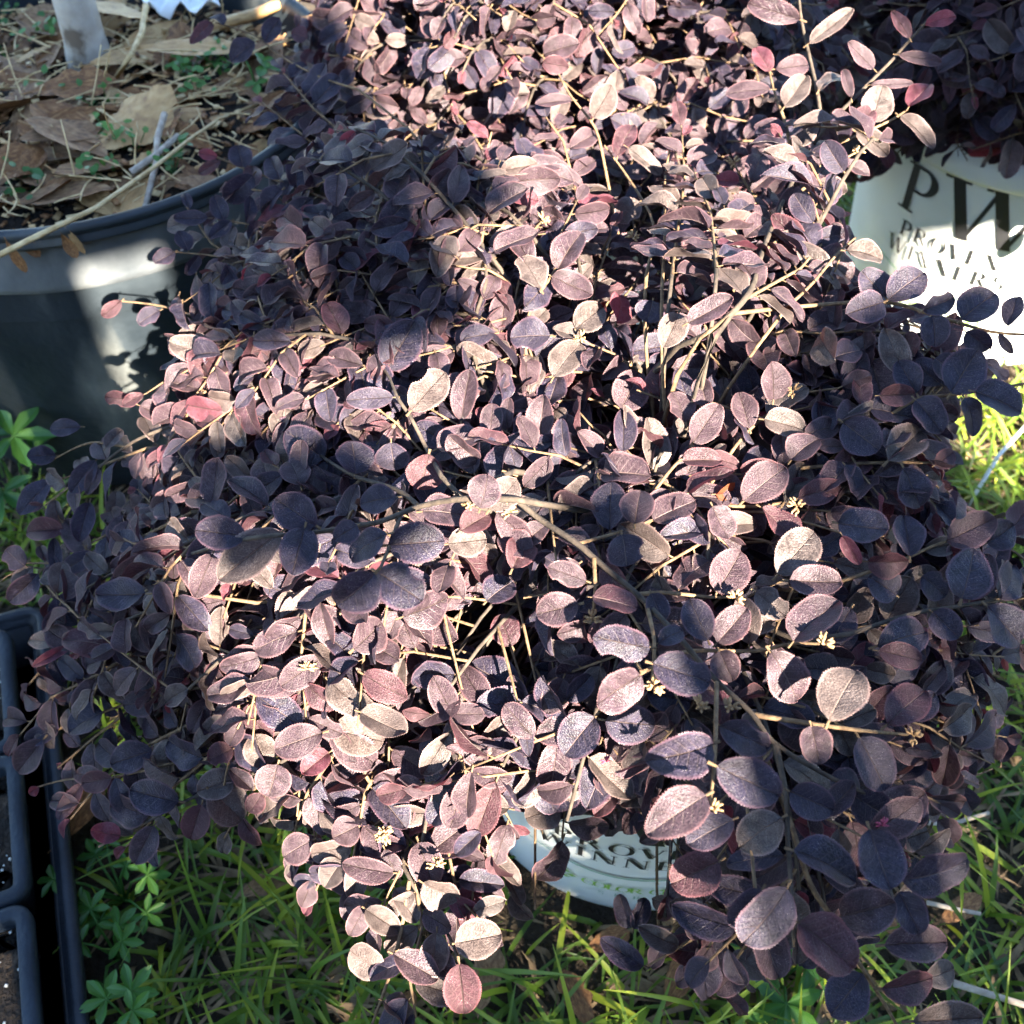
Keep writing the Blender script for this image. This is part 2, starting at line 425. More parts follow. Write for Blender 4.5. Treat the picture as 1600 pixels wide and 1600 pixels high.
while cnt < 21000:
    if cnt < 17000: x, y = rng.uniform(-.75, .95), rng.uniform(-.15, 1.5)
    else: x, y = rng.uniform(-2.4, 2.6), rng.uniform(-.9, 3.2)
    if blocked(x, y, .012): continue
    cl = math.sin(x * 17 + 1.3) * math.sin(y * 14 + .4) + .5 * math.sin(x * 39) * math.sin(y * 33)
    if rng.random() > .62 + .4 * cl: continue
    k = rng.random(); m = 0 if k < .40 else 1 if k < .60 else 2
    edge_near = blocked(x, y, .07)
    L = rng.uniform(.04, .125) * (.7 if m == 2 else 1)
    if x < .0 and y < .45: L *= 1.15
    if edge_near: L *= .5
    blade(g, x, y, L, rng.uniform(.0024, .0064), rng.uniform(0, 6.28), rng.uniform(.25, 1.25) if m < 2 else rng.uniform(.02, .35),
          rng.uniform(.3, 1.5), m, rng.uniform(-.8, .8)); cnt += 1
o = g.build('grass', [M['grass'], M['grass2'], M['thatch']]); tag(o, 'broad bladed green and lime grass on the ground', 'grass', kind='stuff')

# leaf litter and bits on the soil between the grass
M['brownleaf'] = noise_mat('brown_leaf', [(.25, (.05, .022, .010)), (.5, (.18, .078, .026)), (.75, (.36, .19, .075))], 9, .6, .35, 60, coord='Generated', bdist=.01)
M['tanleaf'] = noise_mat('tan_leaf', [(.25, (.26, .14, .065)), (.5, (.44, .26, .105)), (.8, (.55, .37, .17))], 7, .55, .3, 50, coord='Generated', bdist=.01)
M['greyleaf'] = noise_mat('grey_leaf', [(.25, (.07, .040, .026)), (.5, (.23, .125, .06)), (.8, (.38, .245, .125))], 9, .7, .35, 60, coord='Generated', bdist=.01)
M['straw'] = noise_mat('straw', [(.3, (.36, .23, .09)), (.7, (.62, .46, .24))], 90, .6, .2)
M['greytwig'] = noise_mat('grey_twig', [(.3, (.22, .17, .125)), (.7, (.46, .39, .31))], 120, .85, .5, 400, bdist=.002)
def oak_mesh(seed, lobed=True, ratio=.5):
    r = random.Random(seed); n = 12; V = []; F = []
    cu = r.uniform(-.5, .9); tw = r.uniform(-.5, .5); ph = r.uniform(0, 6)
    for i in range(n + 1):
        t = i / n
        w = .5 * ratio * (math.sin(math.pi * min(1, .04 + t * .96)) ** .7) * (.55 + .6 * t)
        if lobed: w *= .72 + .42 * abs(math.sin(t * math.pi * 3.3 + ph))
        for j in range(-2, 3):
            y = w * j / 2 * (1 + r.uniform(-.05, .05))
            z = .16 * abs(j) / 2 * w * 4 * cu + .10 * math.sin(3 * t + ph) * cu + tw * y * (t - .5) + r.uniform(-.008, .008) - .05 * (j == 0) * .2
            V.append((t - .5, y, z + .04))
    for i in range(n):
        for j in range(4):
            a = i * 5 + j; F.append((a, a + 5, a + 6, a + 1))
    b = len(V)   # stalk
    for x in (-.62, -.47):
        for k in range(3): V.append((x, .012 * math.cos(k * 2.1), .03 + .012 * math.sin(k * 2.1)))
    for k in range(3): F.append((b + k, b + (k + 1) % 3, b + 3 + (k + 1) % 3, b + 3 + k))
    return V, F
_oak = []
for i, (lob, ra, mt) in enumerate([(1, .55, 'brownleaf'), (0, .42, 'brownleaf'), (0, .50, 'greyleaf'), (1, .62, 'tanleaf'), (0, .36, 'tanleaf'), (1, .5, 'greyleaf'), (0, .55, 'brownleaf')]):
    V, F = oak_mesh(40 + i, lob, ra); o = mesh_obj('fallen_leaf', V, F, M[mt]); _oak.append(o.data); bpy.data.objects.remove(o)
def fallen(name, mesh, loc, L, rz, tilt=(0, 0)):
    o = bpy.data.objects.new(name, mesh); COL.objects.link(o)
    o.location = loc; o.scale = (L, L, L); o.rotation_euler = (tilt[0], tilt[1], rz); return o

# ------------------------------------------------------------------ serif capitals for the pot print, unit height
def font():
    TK, TN_ = .17, .06
    def bar(x0, y0, x1, y1): return [[(x0, y0), (x1, y0), (x1, y1), (x0, y1)]]
    def stem_(x, w=TK, s=.10, top=True, bot=True):
        r = bar(x, 0, x + w, 1)
        if bot: r += bar(x - s, 0, x, .045) + bar(x + w, 0, x + w + s, .045)
        if top: r += bar(x - s, .955, x, 1) + bar(x + w, .955, x + w + s, 1)
        return r
    def diag(x0, y0, x1, y1, w): return [[(x0, y0), (x0 + w, y0), (x1 + w, y1), (x1, y1)]]
    def arc(cx, cy, rx, ry, a0, a1, tk, tn, n=14):
        out = []
        for i in range(n):
            q = []
            for a in (a0 + (a1 - a0) * i / n, a0 + (a1 - a0) * (i + 1) / n):
                w = R_(a); t = tn + (tk - tn) * abs(math.cos(w)) ** 1.3
                q.append(((cx + rx * math.cos(w), cy + ry * math.sin(w)), (cx + (rx - t) * math.cos(w), cy + (ry - t * .8) * math.sin(w))))
            out.append([q[0][0], q[1][0], q[1][1], q[0][1]])
        return out
    f = {}
    bowl = bar(.27, .94, .42, 1) + bar(.27, .44, .42, .50) + arc(.40, .72, .34, .28, -90, 90, TK, TN_)
    f['P'] = (stem_(.10) + bowl, .82)
    f['R'] = (stem_(.10) + bowl + diag(.70, 0, .36, .46, .19) + bar(.89, 0, .98, .045), .98)
    f['B'] = (stem_(.10) + bar(.27, .94, .42, 1) + bar(.27, .48, .44, .53) + arc(.40, .75, .28, .25, -90, 90, TK, TN_) + bar(.27, 0, .42, .05) + arc(.42, .26, .33, .26, -90, 90, TK, TN_), .82)
    f['I'] = (stem_(.12), .42)
    f['E'] = (stem_(.10) + bar(.27, .95, .66, 1) + bar(.62, .78, .66, .95) + bar(.27, .48, .56, .53) + bar(.52, .40, .56, .61) + bar(.27, 0, .70, .05) + bar(.66, .05, .70, .24), .78)
    f['L'] = (stem_(.10) + bar(.27, 0, .68, .05) + bar(.64, .05, .68, .26), .74)
    f['H'] = (stem_(.10) + stem_(.62) + bar(.27, .48, .62, .53), .92)
    f['N'] = (stem_(.12, TN_) + stem_(.80, TN_) + diag(.66, 0, .10, 1, .20), 1.0)
    f['V'] = (diag(.38, 0, .04, 1, .18) + diag(.44, 0, .80, 1, .06) + bar(-.05, .955, .04, 1) + bar(.22, .955, .32, 1) + bar(.72, .955, .80, 1) + bar(.86, .955, .94, 1), .90)
    f['W'] = (diag(.30, 0, .02, 1, .17) + diag(.36, 0, .60, .96, .06) + diag(.84, 0, .56, 1, .17) + diag(.90, 0, 1.20, 1, .06) + bar(-.08, .955, .02, 1) + bar(.19, .955, .28, 1) + bar(.47, .955, .56, 1) + bar(1.12, .955, 1.20, 1) + bar(1.26, .955, 1.34, 1), 1.32)
    f['O'] = (arc(.48, .5, .46, .52, 0, 360, TK, TN_, 28), .96)
    f['C'] = (arc(.48, .5, .46, .52, 42, 318, TK, TN_, 22) + bar(.76, .70, .82, .98) + bar(.76, .02, .82, .26), .88)
    f['U'] = (bar(.10, .34, .27, 1) + bar(0, .955, .10, 1) + bar(.27, .955, .38, 1) + bar(.74, .34, .80, 1) + bar(.64, .955, .74, 1) + bar(.80, .955, .9, 1) + arc(.45, .36, .35, .37, 180, 360, TK, TN_), .92)
    f['S'] = (arc(.36, .74, .28, .27, 30, 250, .13, .06) + arc(.36, .26, .30, .27, -150, 70, .15, .06) + diag(.40, .44, .12, .60, .16) + bar(.58, .70, .62, .96) + bar(.05, .04, .09, .30), .70)
    return f
FONT = font()
def cone_R(z, r0, r1, h): return r0 + (r1 - r0) * z / h
class Wrap:
    """flat print bent round a tapered pot: u along the wall in metres, z height"""
    def __init__(s, ang, r0, r1, h): s.ang, s.r0, s.r1, s.h = ang, r0, r1, h; s.v = []; s.f = []; s.mi = []
    def pt(s, u, z):
        R = cone_R(z, s.r0, s.r1, s.h); a = s.ang + u / R; R += .0011
        return Vector((R * math.cos(a), R * math.sin(a), z))
    def poly(s, q, m=0, n=3):
        a, b, c, d = q
        for i in range(n):
            for j in range(n):
                def P(x, y):
                    u0 = a[0] + (b[0] - a[0]) * x; v0 = a[1] + (b[1] - a[1]) * x
                    u1 = d[0] + (c[0] - d[0]) * x; v1 = d[1] + (c[1] - d[1]) * x
                    return s.pt(u0 + (u1 - u0) * y, v0 + (v1 - v0) * y)
                k = len(s.v); s.v.extend([P(i / n, j / n), P((i + 1) / n, j / n), P((i + 1) / n, (j + 1) / n), P(i / n, (j + 1) / n)])
                s.f.append((k, k + 1, k + 2, k + 3)); s.mi.append(m)
    def text(s, t, u, z, hgt, gap=.12, wide=1.0, m=0, center=True, n=2, width=None):
        tot = sum(FONT[c][1] if c in FONT else .5 for c in t) + gap * (len(t) - 1)
        if width: gap += (width / (hgt * wide) - tot) / (len(t) - 1); tot = width / (hgt * wide)
        x = u - (tot * hgt * wide / 2 if center else 0)
        for c in t:
            if c in FONT:
                for q in FONT[c][0]: s.poly([(x + p[0] * hgt * wide, z + p[1] * hgt) for p in q], m, n)
                x += (FONT[c][1] + gap) * hgt * wide
            else: x += (.5 + gap) * hgt * wide
    def build(s, name, mats, parent):
        return mesh_obj(name, s.v, s.f, mats, parent, False, s.mi)

# ------------------------------------------------------------------ pots
def plastic(name, stops, rough=.4, scale=6, bump=.08, spec=.5):
    return noise_mat(name, stops, scale, rough, bump, 160, spec=spec, bdist=.003)
M['whitepot'] = plastic('white_plastic', [(.3, (.66, .68, .64)), (.55, (.78, .79, .76)), (.8, (.82, .82, .80))], .38)
M['blackpot'] = noise_mat('scuffed_black_plastic', [(.35, (.008, .012, .016)), (.55, (.021, .027, .032)), (.68, (.10, .105, .10)), (.8, (.26, .25, .22))], 11, .5, .3, 90, detail=11, spec=.32, bdist=.003, stretch=(1, 1, .45))
M['dustpot'] = noise_mat('dusty_black_plastic', [(.3, (.030, .036, .042)), (.5, (.080, .088, .095)), (.7, (.20, .21, .21)), (.8, (.30, .29, .26))], 12, .55, .3, 90, detail=11, spec=.4, bdist=.003, stretch=(1, 1, .5))
M['ink'] = plastic('black_ink', [(.4, (.012, .012, .014)), (.6, (.02, .02, .022))], .5)
M['greenink'] = plastic('green_ink', [(.4, (.22, .42, .05)), (.6, (.28, .50, .08))], .5)
M['paleink'] = plastic('grey_green_ink', [(.4, (.20, .34, .26)), (.6, (.26, .40, .30))], .5)
M['mix'] = noise_mat('bark_potting_mix', [(.3, (.010, .008, .006)), (.6, (.030, .021, .014)), (.8, (.09, .062, .04))], 60, .95, .9, 150, bdist=.02)
R0, R1, PH = .165, .190, .30
def white_pot(xy, angs, label):
    root = empty('nursery_pot', (xy[0], xy[1], 0)); tag(root, label, 'plant pot', 'white printed nursery pots')
    w = MB(); w.lathe([(.02, 0.001), (R0 - .012, 0.001), (R0 - .002, .004), (R0, .012), (cone_R(PH - .035, R0, R1, PH), PH - .035)], 96)
    w.build('wall', M['whitepot'], root)
    r = MB(); ro = R1
    r.lathe([(cone_R(PH - .036, R0, R1, PH) - .001, PH - .036), (ro + .004, PH - .034), (ro + .006, PH - .030), (ro + .007, PH - .004), (ro + .005, PH), (ro, PH), (ro - .002, PH - .004), (ro - .006, PH - .06), (ro - .012, PH - .10)], 96)
    r.build('rim', M['whitepot'], root)
    sgeo = MB(); sgeo.lathe([(.0005, PH - .028), (.08, PH - .03), (.14, PH - .034), (ro - .006, PH - .038)], 48); sgeo.build('soil', M['mix'], root)
    for a in angs:
        W = Wrap(R_(a), R0, R1, PH)
        W.text('PROVEN', 0, .158, .021, m=0, width=.128)
        W.text('WINNERS', 0, .131, .021, m=0, width=.152)
        # swash under the names
        W2 = Wrap(R_(a), R0, R1, PH)
        W2.text('COLOR CHOICE', .018, .066, .013, m=0, width=.110)
        W2.text('SHRUBS', .018, .050, .008, m=1, width=.080)
        n = 16
        for i in range(n):
            t0, t1 = i / n, (i + 1) / n
            f = lambda t: (-.085 + .17 * t, .118 - .020 * math.sin(math.pi * t) + .004 * t)
            (a0, b0), (a1, b1) = f(t0), f(t1)
            W2.poly([(a0, b0), (a1, b1), (a1, b1 + .0016 + .002 * math.sin(math.pi * t1)), (a0, b0 + .0016 + .002 * math.sin(math.pi * t0))], 1, 1)
        for k in range(5):   # little leaf flourish beside the name
            c = Vector((-.052 + .007 * math.cos(k * 1.25), .073 + .007 * math.sin(k * 1.25)))
            W2.poly([(c.x - .0042, c.y), (c.x, c.y - .003), (c.x + .0042, c.y), (c.x, c.y + .003)], 0, 1)
        W.build('brand_name', M['ink'], root)
        W2.build('series_name', [M['greenink'], M['paleink']], root)
        W3 = Wrap(R_(a), R0, R1, PH)
        W3.text('P', -.052, .192, .062, m=0, n=5)
        W3.text('W', .036, .188, .074, m=0, wide=1.18, n=5)
        W3.build('monogram', M['ink'], root)
    return root
white_pot(POTS[0], (-98, -180), 'white printed nursery pot half hidden under the spreading plum shrub above the grass')
white_pot(POTS[1], (-128, -15), 'white printed nursery pot with large sunlit PW lettering facing out')
white_pot(POTS[2], (-90,), 'white nursery pot hidden beneath the shrub beside the black tree pot')

# ---- large black tree pot
root = empty('tree_pot', BLACK); tag(root, 'big scuffed black plastic tree pot full of dead leaves', 'plant pot')
BR, BH = .272, .385
w = MB(); w.lathe([(.02, .001), (.222, .001), (.232, .012), (.2605, BH - .075)], 128); w.build('wall', M['blackpot'], root)
w = MB(); w.lathe([(.2605, BH - .077), (.267, BH - .072), (.2695, BH - .064), (BR - .0005, BH - .020)], 128); w.build('shoulder', M['dustpot'], root)
w = MB()
w.lathe([(BR - .001, BH - .0205), (BR + .005, BH - .019), (BR + .0065, BH - .015), (BR + .003, BH - .012), (BR + .003, BH - .009), (BR + .0055, BH - .007), (BR + .005, BH - .002), (BR + .001, BH), (BR - .004, BH - .002), (BR - .006, BH - .02), (BR - .012, BH - .11)], 128)
w.build('rim', M['blackpot'], root)
SZ = BH - .045     # soil surface height
v = []; f = []; nr, na = 14, 48
for i in range(nr + 1):
    for j in range(na):
        r = (BR - .008) * i / nr; a = 2 * math.pi * j / na
        v.append((r * math.cos(a), r * math.sin(a), SZ + .012 * (1 - (i / nr) ** 2) + (rng.uniform(-.006, .006) if i < nr else 0)))
for i in range(nr):
    for j in range(na):
        q = (j + 1) % na; f.append((i * na + j, i * na + q, (i + 1) * na + q, (i + 1) * na + j))
mesh_obj('soil', v, f, M['mix'], root)

# ---- tree growing in it
M['birch'] = noise_mat('pale_bark', [(.36, (.12, .09, .065)), (.46, (.32, .28, .23)), (.7, (.48, .44, .38))], 26, .85, .5, 60, bdist=.006)
tb = at_z(140, 112, SZ + .01); tree = empty('young_tree', (tb.x, tb.y, SZ)); tag(tree, 'pale barked young tree trunk rising from the black pot', 'tree')
t = MB(); pts = []; rad = []
for i in range(30):
    z = i * .06; pts.append(Vector((.012 * math.sin(z * 3), .010 * math.sin(z * 2.2 + 1) - .01 * z, z - .015)))
t.tube(pts, .0215, .012, 14); t.v = [p + (p - pts[min(len(pts) - 1, int(i / 14))]) * (.35 * math.exp(-max(0, p.z) / .02) + rng.uniform(-.04, .06)) for i, p in enumerate(t.v)]
t.build('trunk', M['birch'], tree)
l = MB(); tips = []
for k in range(9):
    b = pts[16 + k]; a = k * 2.4; e = b + Vector((.32 * math.cos(a), .32 * math.sin(a), .28 + .03 * k))
    l.tube([b, b.lerp(e, .5) + Vector((0, 0, .03)), e], .008, .003, 6); tips.append((b, e))
l.build('limbs', M['birch'], tree)
cl = []
for b, e in tips:
    for k in range(40):
        q = b.lerp(e, rng.uniform(.45, 1.1)) + rv(.06)
        cl.append(Leaf(q + tree.location, rv(), Vector((0, 0, 1)) + rv(.4), rng.uniform(.04, .06), 6, rng.randrange(NV)))
joined_leaves('crown', cl, tree)

# ---- litter in the tree pot
DEAD = ['dark brown lobed dead leaf in the black tree pot litter', 'dark brown narrow dead leaf in the black tree pot litter', 'grey brown smooth edged dead leaf in the black tree pot litter', 'tan broad lobed dead leaf in the black tree pot litter',
        'tan narrow willow like dead leaf in the black tree pot litter', 'grey brown lobed dead leaf in the black tree pot litter', 'dark brown broad oval dead leaf in the black tree pot litter']
DEADG = ['%s dead leaves in the tree pot' % s for s in ('brown lobed', 'brown narrow', 'grey smooth', 'tan lobed', 'tan narrow', 'grey lobed', 'brown oval')]
def inpot(x, y, pad=.03): return (x - BLACK.x) ** 2 + (y - BLACK.y) ** 2 < (BR - .008 - pad) ** 2
k = 0
while k < 150:
    a = rng.uniform(0, 6.28); r = (BR - .03) * math.sqrt(rng.random()); x, y = BLACK.x + r * math.cos(a), BLACK.y + r * math.sin(a)
    if (x - tb.x) ** 2 + (y - tb.y) ** 2 < .032 ** 2: continue
    L = rng.uniform(.045, .11)
    if not inpot(x, y, L * .5): continue
    q = rng.randrange(7)
    tag(fallen('fallen_leaf', _oak[q], (x, y, SZ + .006 + rng.uniform(.0, .016)), L, rng.uniform(0, 6.28), (rng.uniform(-.4, .4), rng.uniform(-.35, .35))), DEAD[q], 'leaf', DEADG[q]); k += 1
def place_px(nm, mesh, px, py, L, rz, z, label, tilt=(0, 0)):
    p = at_z(px, py, z); tag(fallen(nm, mesh, p, L, rz, tilt), label, 'leaf', 'dead leaves in the black tree pot')
place_px('fallen_leaf', _oak[3], 212, 185, .105, 1.0, SZ + .032, 'large tan lobed dead leaf lying flat amid the tree pot litter', (.25, -.1))
place_px('fallen_leaf', _oak[4], 178, 22, .125, 2.5, SZ + .035, 'long tan ribbed dead leaf against the pale tree trunk', (.2, .1))
place_px('fallen_leaf', _oak[2], 105, 222, .095, -.45, SZ + .030, 'grey brown spotted dead leaf with frayed edge in the tree pot', (-.2, .1))
place_px('fallen_leaf', _oak[0], 118, 138, .085, .3, SZ + .030, 'dark brown dead leaf at the foot of the pale tree trunk', (.3, 0))
place_px('fallen_leaf', _oak[6], 20, 262, .085, 1.2, SZ + .030, 'rusty brown dead leaf beside the curled olive one', (.3, .2))
place_px('fallen_leaf', _oak[1], 46, 255, .06, 1.5, SZ + .032, 'small curled olive brown dead leaf standing on edge in the tree pot', (.9, .2))
place_px('fallen_leaf', _oak[4], 300, 80, .11, .2, SZ + .034, 'broad mottled tan dead leaf under the white scrap', (.1, .1))
def stalk(name, pts, r0, r1, mat, label, cat, group=None):
    base = Vector(pts[0]); mb = MB(); mb.tube([Vector(p) - base for p in pts], r0, r1, 6)
    o = mb.build(name, mat); o.location = base; tag(o, label, cat, group); return o
stalk('straw_stalk', [at_z(-8, 402, BH - .005), at_z(60, 368, BH + .010), at_z(150, 325, BH + .010), at_z(240, 262, BH + .002), at_z(300, 215, BH - .01), at_z(345, 185, SZ + .02), at_z(470, 138, SZ + .012)], .0026, .0014, M['straw'], 'long golden straw stalk lying across the black pot rim', 'straw')
stalk('straw_stalk', [at_z(205, 270, SZ + .03), at_z(240, 245, SZ + .036), at_z(278, 212, SZ + .036)], .0036, .0030, M['greytwig'], 'thick pale broken straw piece beside the golden stalk', 'straw')
stalk('dry_twig', [at_z(257, 178, SZ + .045), at_z(246, 215, SZ + .04), at_z(244, 255, SZ + .034), at_z(226, 326, SZ + .026)], .0034, .0026, M['greytwig'], 'straight grey twig standing among the tree pot litter', 'twig')
stalk('dry_twig', [at_z(318, 45, SZ + .03), at_z(400, 22, SZ + .034), at_z(470, -8, SZ + .03)], .0065, .0060, M['tanleaf'], 'thick tan stick lying behind the litter near the white scrap', 'twig')
stalk('dry_twig', [at_z(228, 8, SZ + .05), at_z(222, 50, SZ + .045), at_z(205, 85, SZ + .05), at_z(182, 120, SZ + .02)], .0034, .0024, M['straw'], 'bent tan stem beside the pale tree trunk', 'twig')
for px, py in ((30, 398), (48, 378), (112, 382), (122, 374)):   # withered curls hanging from the golden stalk
    p = at_z(px, py - 4, BH - .014); p += Vector((0, -.006, 0))
    o = fallen('withered_curl', _oak[rng.choice((1, 4, 6))], p, rng.uniform(.022, .034), rng.uniform(-.6, .6), (rng.uniform(1.0, 1.5), rng.uniform(1.0, 1.4)))
    tag(o, 'withered brown curl hanging from the golden straw stalk', 'dry leaf', 'withered curls on the golden straw stalk')
mb = MB()    # fine roots and straw
for k in range(240):
    a = rng.uniform(0, 6.28); r = (BR - .05) * math.sqrt(rng.random()); p = Vector((r * math.cos(a), r * math.sin(a), SZ + rng.uniform(.012, .035)))
    d = Vector((rng.gauss(0, 1), rng.gauss(0, 1), rng.gauss(.1, .25))).normalized(); L = rng.uniform(.02, .07); side = d.cross(Vector((0, 0, 1)))
    if (p + d * L).xy.length > BR - .012: continue
    q = rng.uniform(-.3, .3)
    mb.tube([p, p + d * L * .35 + side * L * q * .5, p + d * L * .7 + side * L * q * .4, p + d * L], .0011, .0006, 4)
for k in range(1500):
    a = rng.uniform(0, 6.28); r = (BR - .02) * math.sqrt(rng.random()); s = rng.uniform(.0012, .0055)
    mb.box(Vector((r * math.cos(a), r * math.sin(a), SZ + .012 * (1 - (r / BR) ** 2) + rng.uniform(.0, .016))), (s * rng.uniform(1, 3), s, s * .4), Matrix.Rotation(rng.uniform(0, 6), 3, 'Z') @ Matrix.Rotation(rng.uniform(-.6, .6), 3, 'X'), rng.choice((0, 1, 1, 2)))
o = mb.build('litter', [M['straw'], M['brownleaf'], M['tanleaf']]); o.location = BLACK; tag(o, 'fine dry roots and straw tangled over the tree pot soil', 'litter', kind='stuff')
# white scrap
v = []; f = []
for i in range(9):
    for j in range(5):
        v.append(((i / 8 - .5) * .092 * (1 - .15 * abs(j - 2)), (j / 4 - .5) * .042 * (1 + .3 * math.sin(i)), .010 + .008 * math.sin(i * 1.7 + j) + .005 * math.cos(j * 2.3 - i)))
for i in range(8):
    for j in range(4): a = i * 5 + j; f.append((a, a + 5, a + 6, a + 1))
M['paper'] = noise_mat('white_scrap', [(.4, (.70, .72, .68)), (.7, (.80, .80, .78))], 20, .6, .2)
o = mesh_obj('paper_scrap', v, f, M['paper']); o.location = at_z(285, 14, SZ + .03); o.rotation_euler = (0, 0, -.1)
sm = o.modifiers.new('thick', 'SOLIDIFY'); sm.thickness = .002
tag(o, 'crumpled white scrap lying at the back of the black tree pot', 'scrap')

# small weeds in the tree pot
M['weed'] = grass_mat('weed_leaf', (.025, .085, .014), (.07, .17, .025), .2)
mb = MB()
for cx, cy, nn in ((130, 160, 26), (165, 170, 20), (80, 155, 10), (178, 232, 18), (210, 235, 16), (290, 120, 22), (310, 150, 16), (85, 65, 20), (60, 300, 14), (30, 310, 12), (150, 280, 16), (270, 270, 22), (5, 30, 18), (350, 110, 22), (330, 100, 16), (8, 85, 10)):
    c = at_z(cx, cy, SZ + .012) - BLACK
    for k in range(nn):
        p = c + Vector((rng.gauss(0, .011), rng.gauss(0, .011), rng.uniform(.004, .028)))
        if p.xy.length > BR - .02: continue
        n = Vector((0, -.3, 1)) + rv(.35); n.normalize(); a = n.cross(Vector((rng.gauss(0, 1), rng.gauss(0, 1), 0))).normalized(); c2 = n.cross(a); s = rng.uniform(.0028, .0062); b = len(mb.v)
        mb.v.extend([p - a * s, p - a * s * .3 + c2 * s * .7, p + a * s * .7 + c2 * s * .5, p + a * s * 1.1, p + a * s * .7 - c2 * s * .5, p - a * s * .3 - c2 * s * .7]); mb.f.append(tuple(range(b, b + 6))); mb.mi.append(0)
        if k % 4 == 0: mb.tube([c + Vector((0, 0, -.005)), p], .0008, .0006, 3)
o = mb.build('weeds', [M['weed']]); o.location = BLACK; tag(o, 'tiny bright green seedling weeds sprouting through the tree pot litter', 'weeds', kind='stuff')

# ---- lobed weeds in the lawn and clover in the pot
def palm_leaf(mb, c, n, d, size, lobes=5, m=0):
    n = n.normalized(); d = (d - n * d.dot(n)).normalized(); s = n.cross(d); b = len(mb.v)
    mb.v.append(c + n * size * -.08); pts = []; K = lobes * 6
    for i in range(K + 1):
        a = R_(-150 + 300 * i / K); ph = (i / K) * lobes
        r = size * (.26 + .66 * abs(math.cos(math.pi * (ph - .5))) ** 1.1) * (.75 + .25 * math.cos(a * .5)) * (1 + .10 * (i % 2))
        mb.v.append(c + d * (r * math.cos(a)) + s * (r * math.sin(a)) + n * (r * .22 * math.cos(ph * 2 * math.pi) * .5))
    for i in range(K): mb.f.append((b, b + 1 + i, b + 2 + i)); mb.mi.append(m)
def weed(name, px, py, label, nl, size, lobes, z=0.0, spread=.05, h=.05):
    base = at_z(px, py, z + h * .6); base.z = z; root = empty(name, base); tag(root, label, 'weed')
    for k in range(nl):
        a = k * 2.4 + rng.uniform(-.3, .3); q = spread * rng.uniform(.3, 1); e = Vector((q * math.cos(a), q * math.sin(a), h * rng.uniform(.6, 1.1)))
        mb = MB(); mb.tube([Vector((0, 0, -.004)), e * .5 + Vector((0, 0, .012)), e], .0016, .0010, 4); st = mb.build('stalk', M['weed'], root)
        mb = MB(); palm_leaf(mb, e, Vector((.1 * math.cos(a), -.25 + .2 * math.sin(a), 1)) + rv(.12), Vector((math.cos(a), math.sin(a), 0)), size * rng.uniform(.75, 1.15), lobes); mb.build('leaf', M['weed'], root, False)
weed('lobed_weed', 178, 1385, 'lobed green weed in the grass with several small rosette leaves beside the black tray', 8, .018, 5, spread=.045)
weed('lobed_weed', 168, 1478, 'small lobed green weed hugging the long side of the black tray', 5, .017, 5, spread=.04)
weed('lobed_weed', 200, 1592, 'toothed green weed sprouting lowest along the long side of the tray', 4, .024, 5, spread=.03, h=.07)
weed('lobed_weed', 12, 640, 'green weed with jagged leaves wedged between the tree pot and tray', 5, .034, 5, spread=.05, h=.10)
weed('lobed_weed', 18, 745, 'green weed with broad leaves overhanging the far end of the tray', 5, .038, 5, spread=.04, h=.13)
weed('lobed_weed', 1225, 1520, 'dark green deeply lobed weed in the grass under the drooping plum branches', 4, .045, 5, spread=.04, h=.04)
weed('clover', 400, 118, 'yellow green clover leaves by the edge of the tree pot soil', 4, .018, 3, z=SZ, spread=.03, h=.05)

# ---- sticks in the grass
WS = M['greytwig']
stalk('dry_twig', [at_z(1408, 1302, .03), at_z(1445, 1255, .035), at_z(1478, 1205, .03), at_z(1500, 1170, .02)], .0030, .0022, WS, 'forked pale twig leaning in the grass beside the white pot', 'twig')
stalk('dry_twig', [at_z(1440, 1285, .028), at_z(1490, 1287, .03), at_z(1545, 1270, .03)], .0026, .0018, WS, 'short pale twig lying crossways to the forked one', 'twig')
stalk('dry_twig', [at_z(1448, 1410, .03), at_z(1490, 1420, .032), at_z(1532, 1428, .03)], .0022, .0018, WS, 'thin straight pale twig lying low in the shaded grass', 'twig')
stalk('dry_twig', [at_z(1490, 1536, .03), at_z(1545, 1553, .034), at_z(1612, 1574, .03)], .0032, .0026, WS, 'stout bluish grey twig in the shaded lawn', 'twig')
stalk('dry_twig', [at_z(1508, 802, .01), at_z(1525, 770, .04), at_z(1560, 712, .07), at_z(1612, 655, .09)], .0024, .0020, M['paper'], 'white bowed stem arching over the sunlit grass', 'twig')
stalk('dry_twig', [at_z(1140, 1570, .02), at_z(1160, 1530, .022), at_z(1180, 1490, .02)], .0030, .0024, WS, 'blue grey twig under the lobed weed', 'twig')
LAWN = 'small brown dead leaf fallen in the grass'
for px, py, L, rz, k in ((1480, 1020, .05, .4, 0), (125, 1270, .07, 1.2, 1), (900, 1560, .05, 2, 0), (1060, 1530, .05, 1, 6), (760, 1520, .06, 1.4, 5), (1500, 1420, .05, .5, 1), (420, 1380, .05, .5, 2), (1380, 1440, .04, 2.2, 0), (620, 1590, .05, 1, 1), (950, 1470, .04, .4, 6)):
    p = at_z(px, py, .022); tag(fallen('fallen_leaf', _oak[k], p, L, rz, (.2, .1)), LAWN, 'leaf', 'dead leaves in the grass')

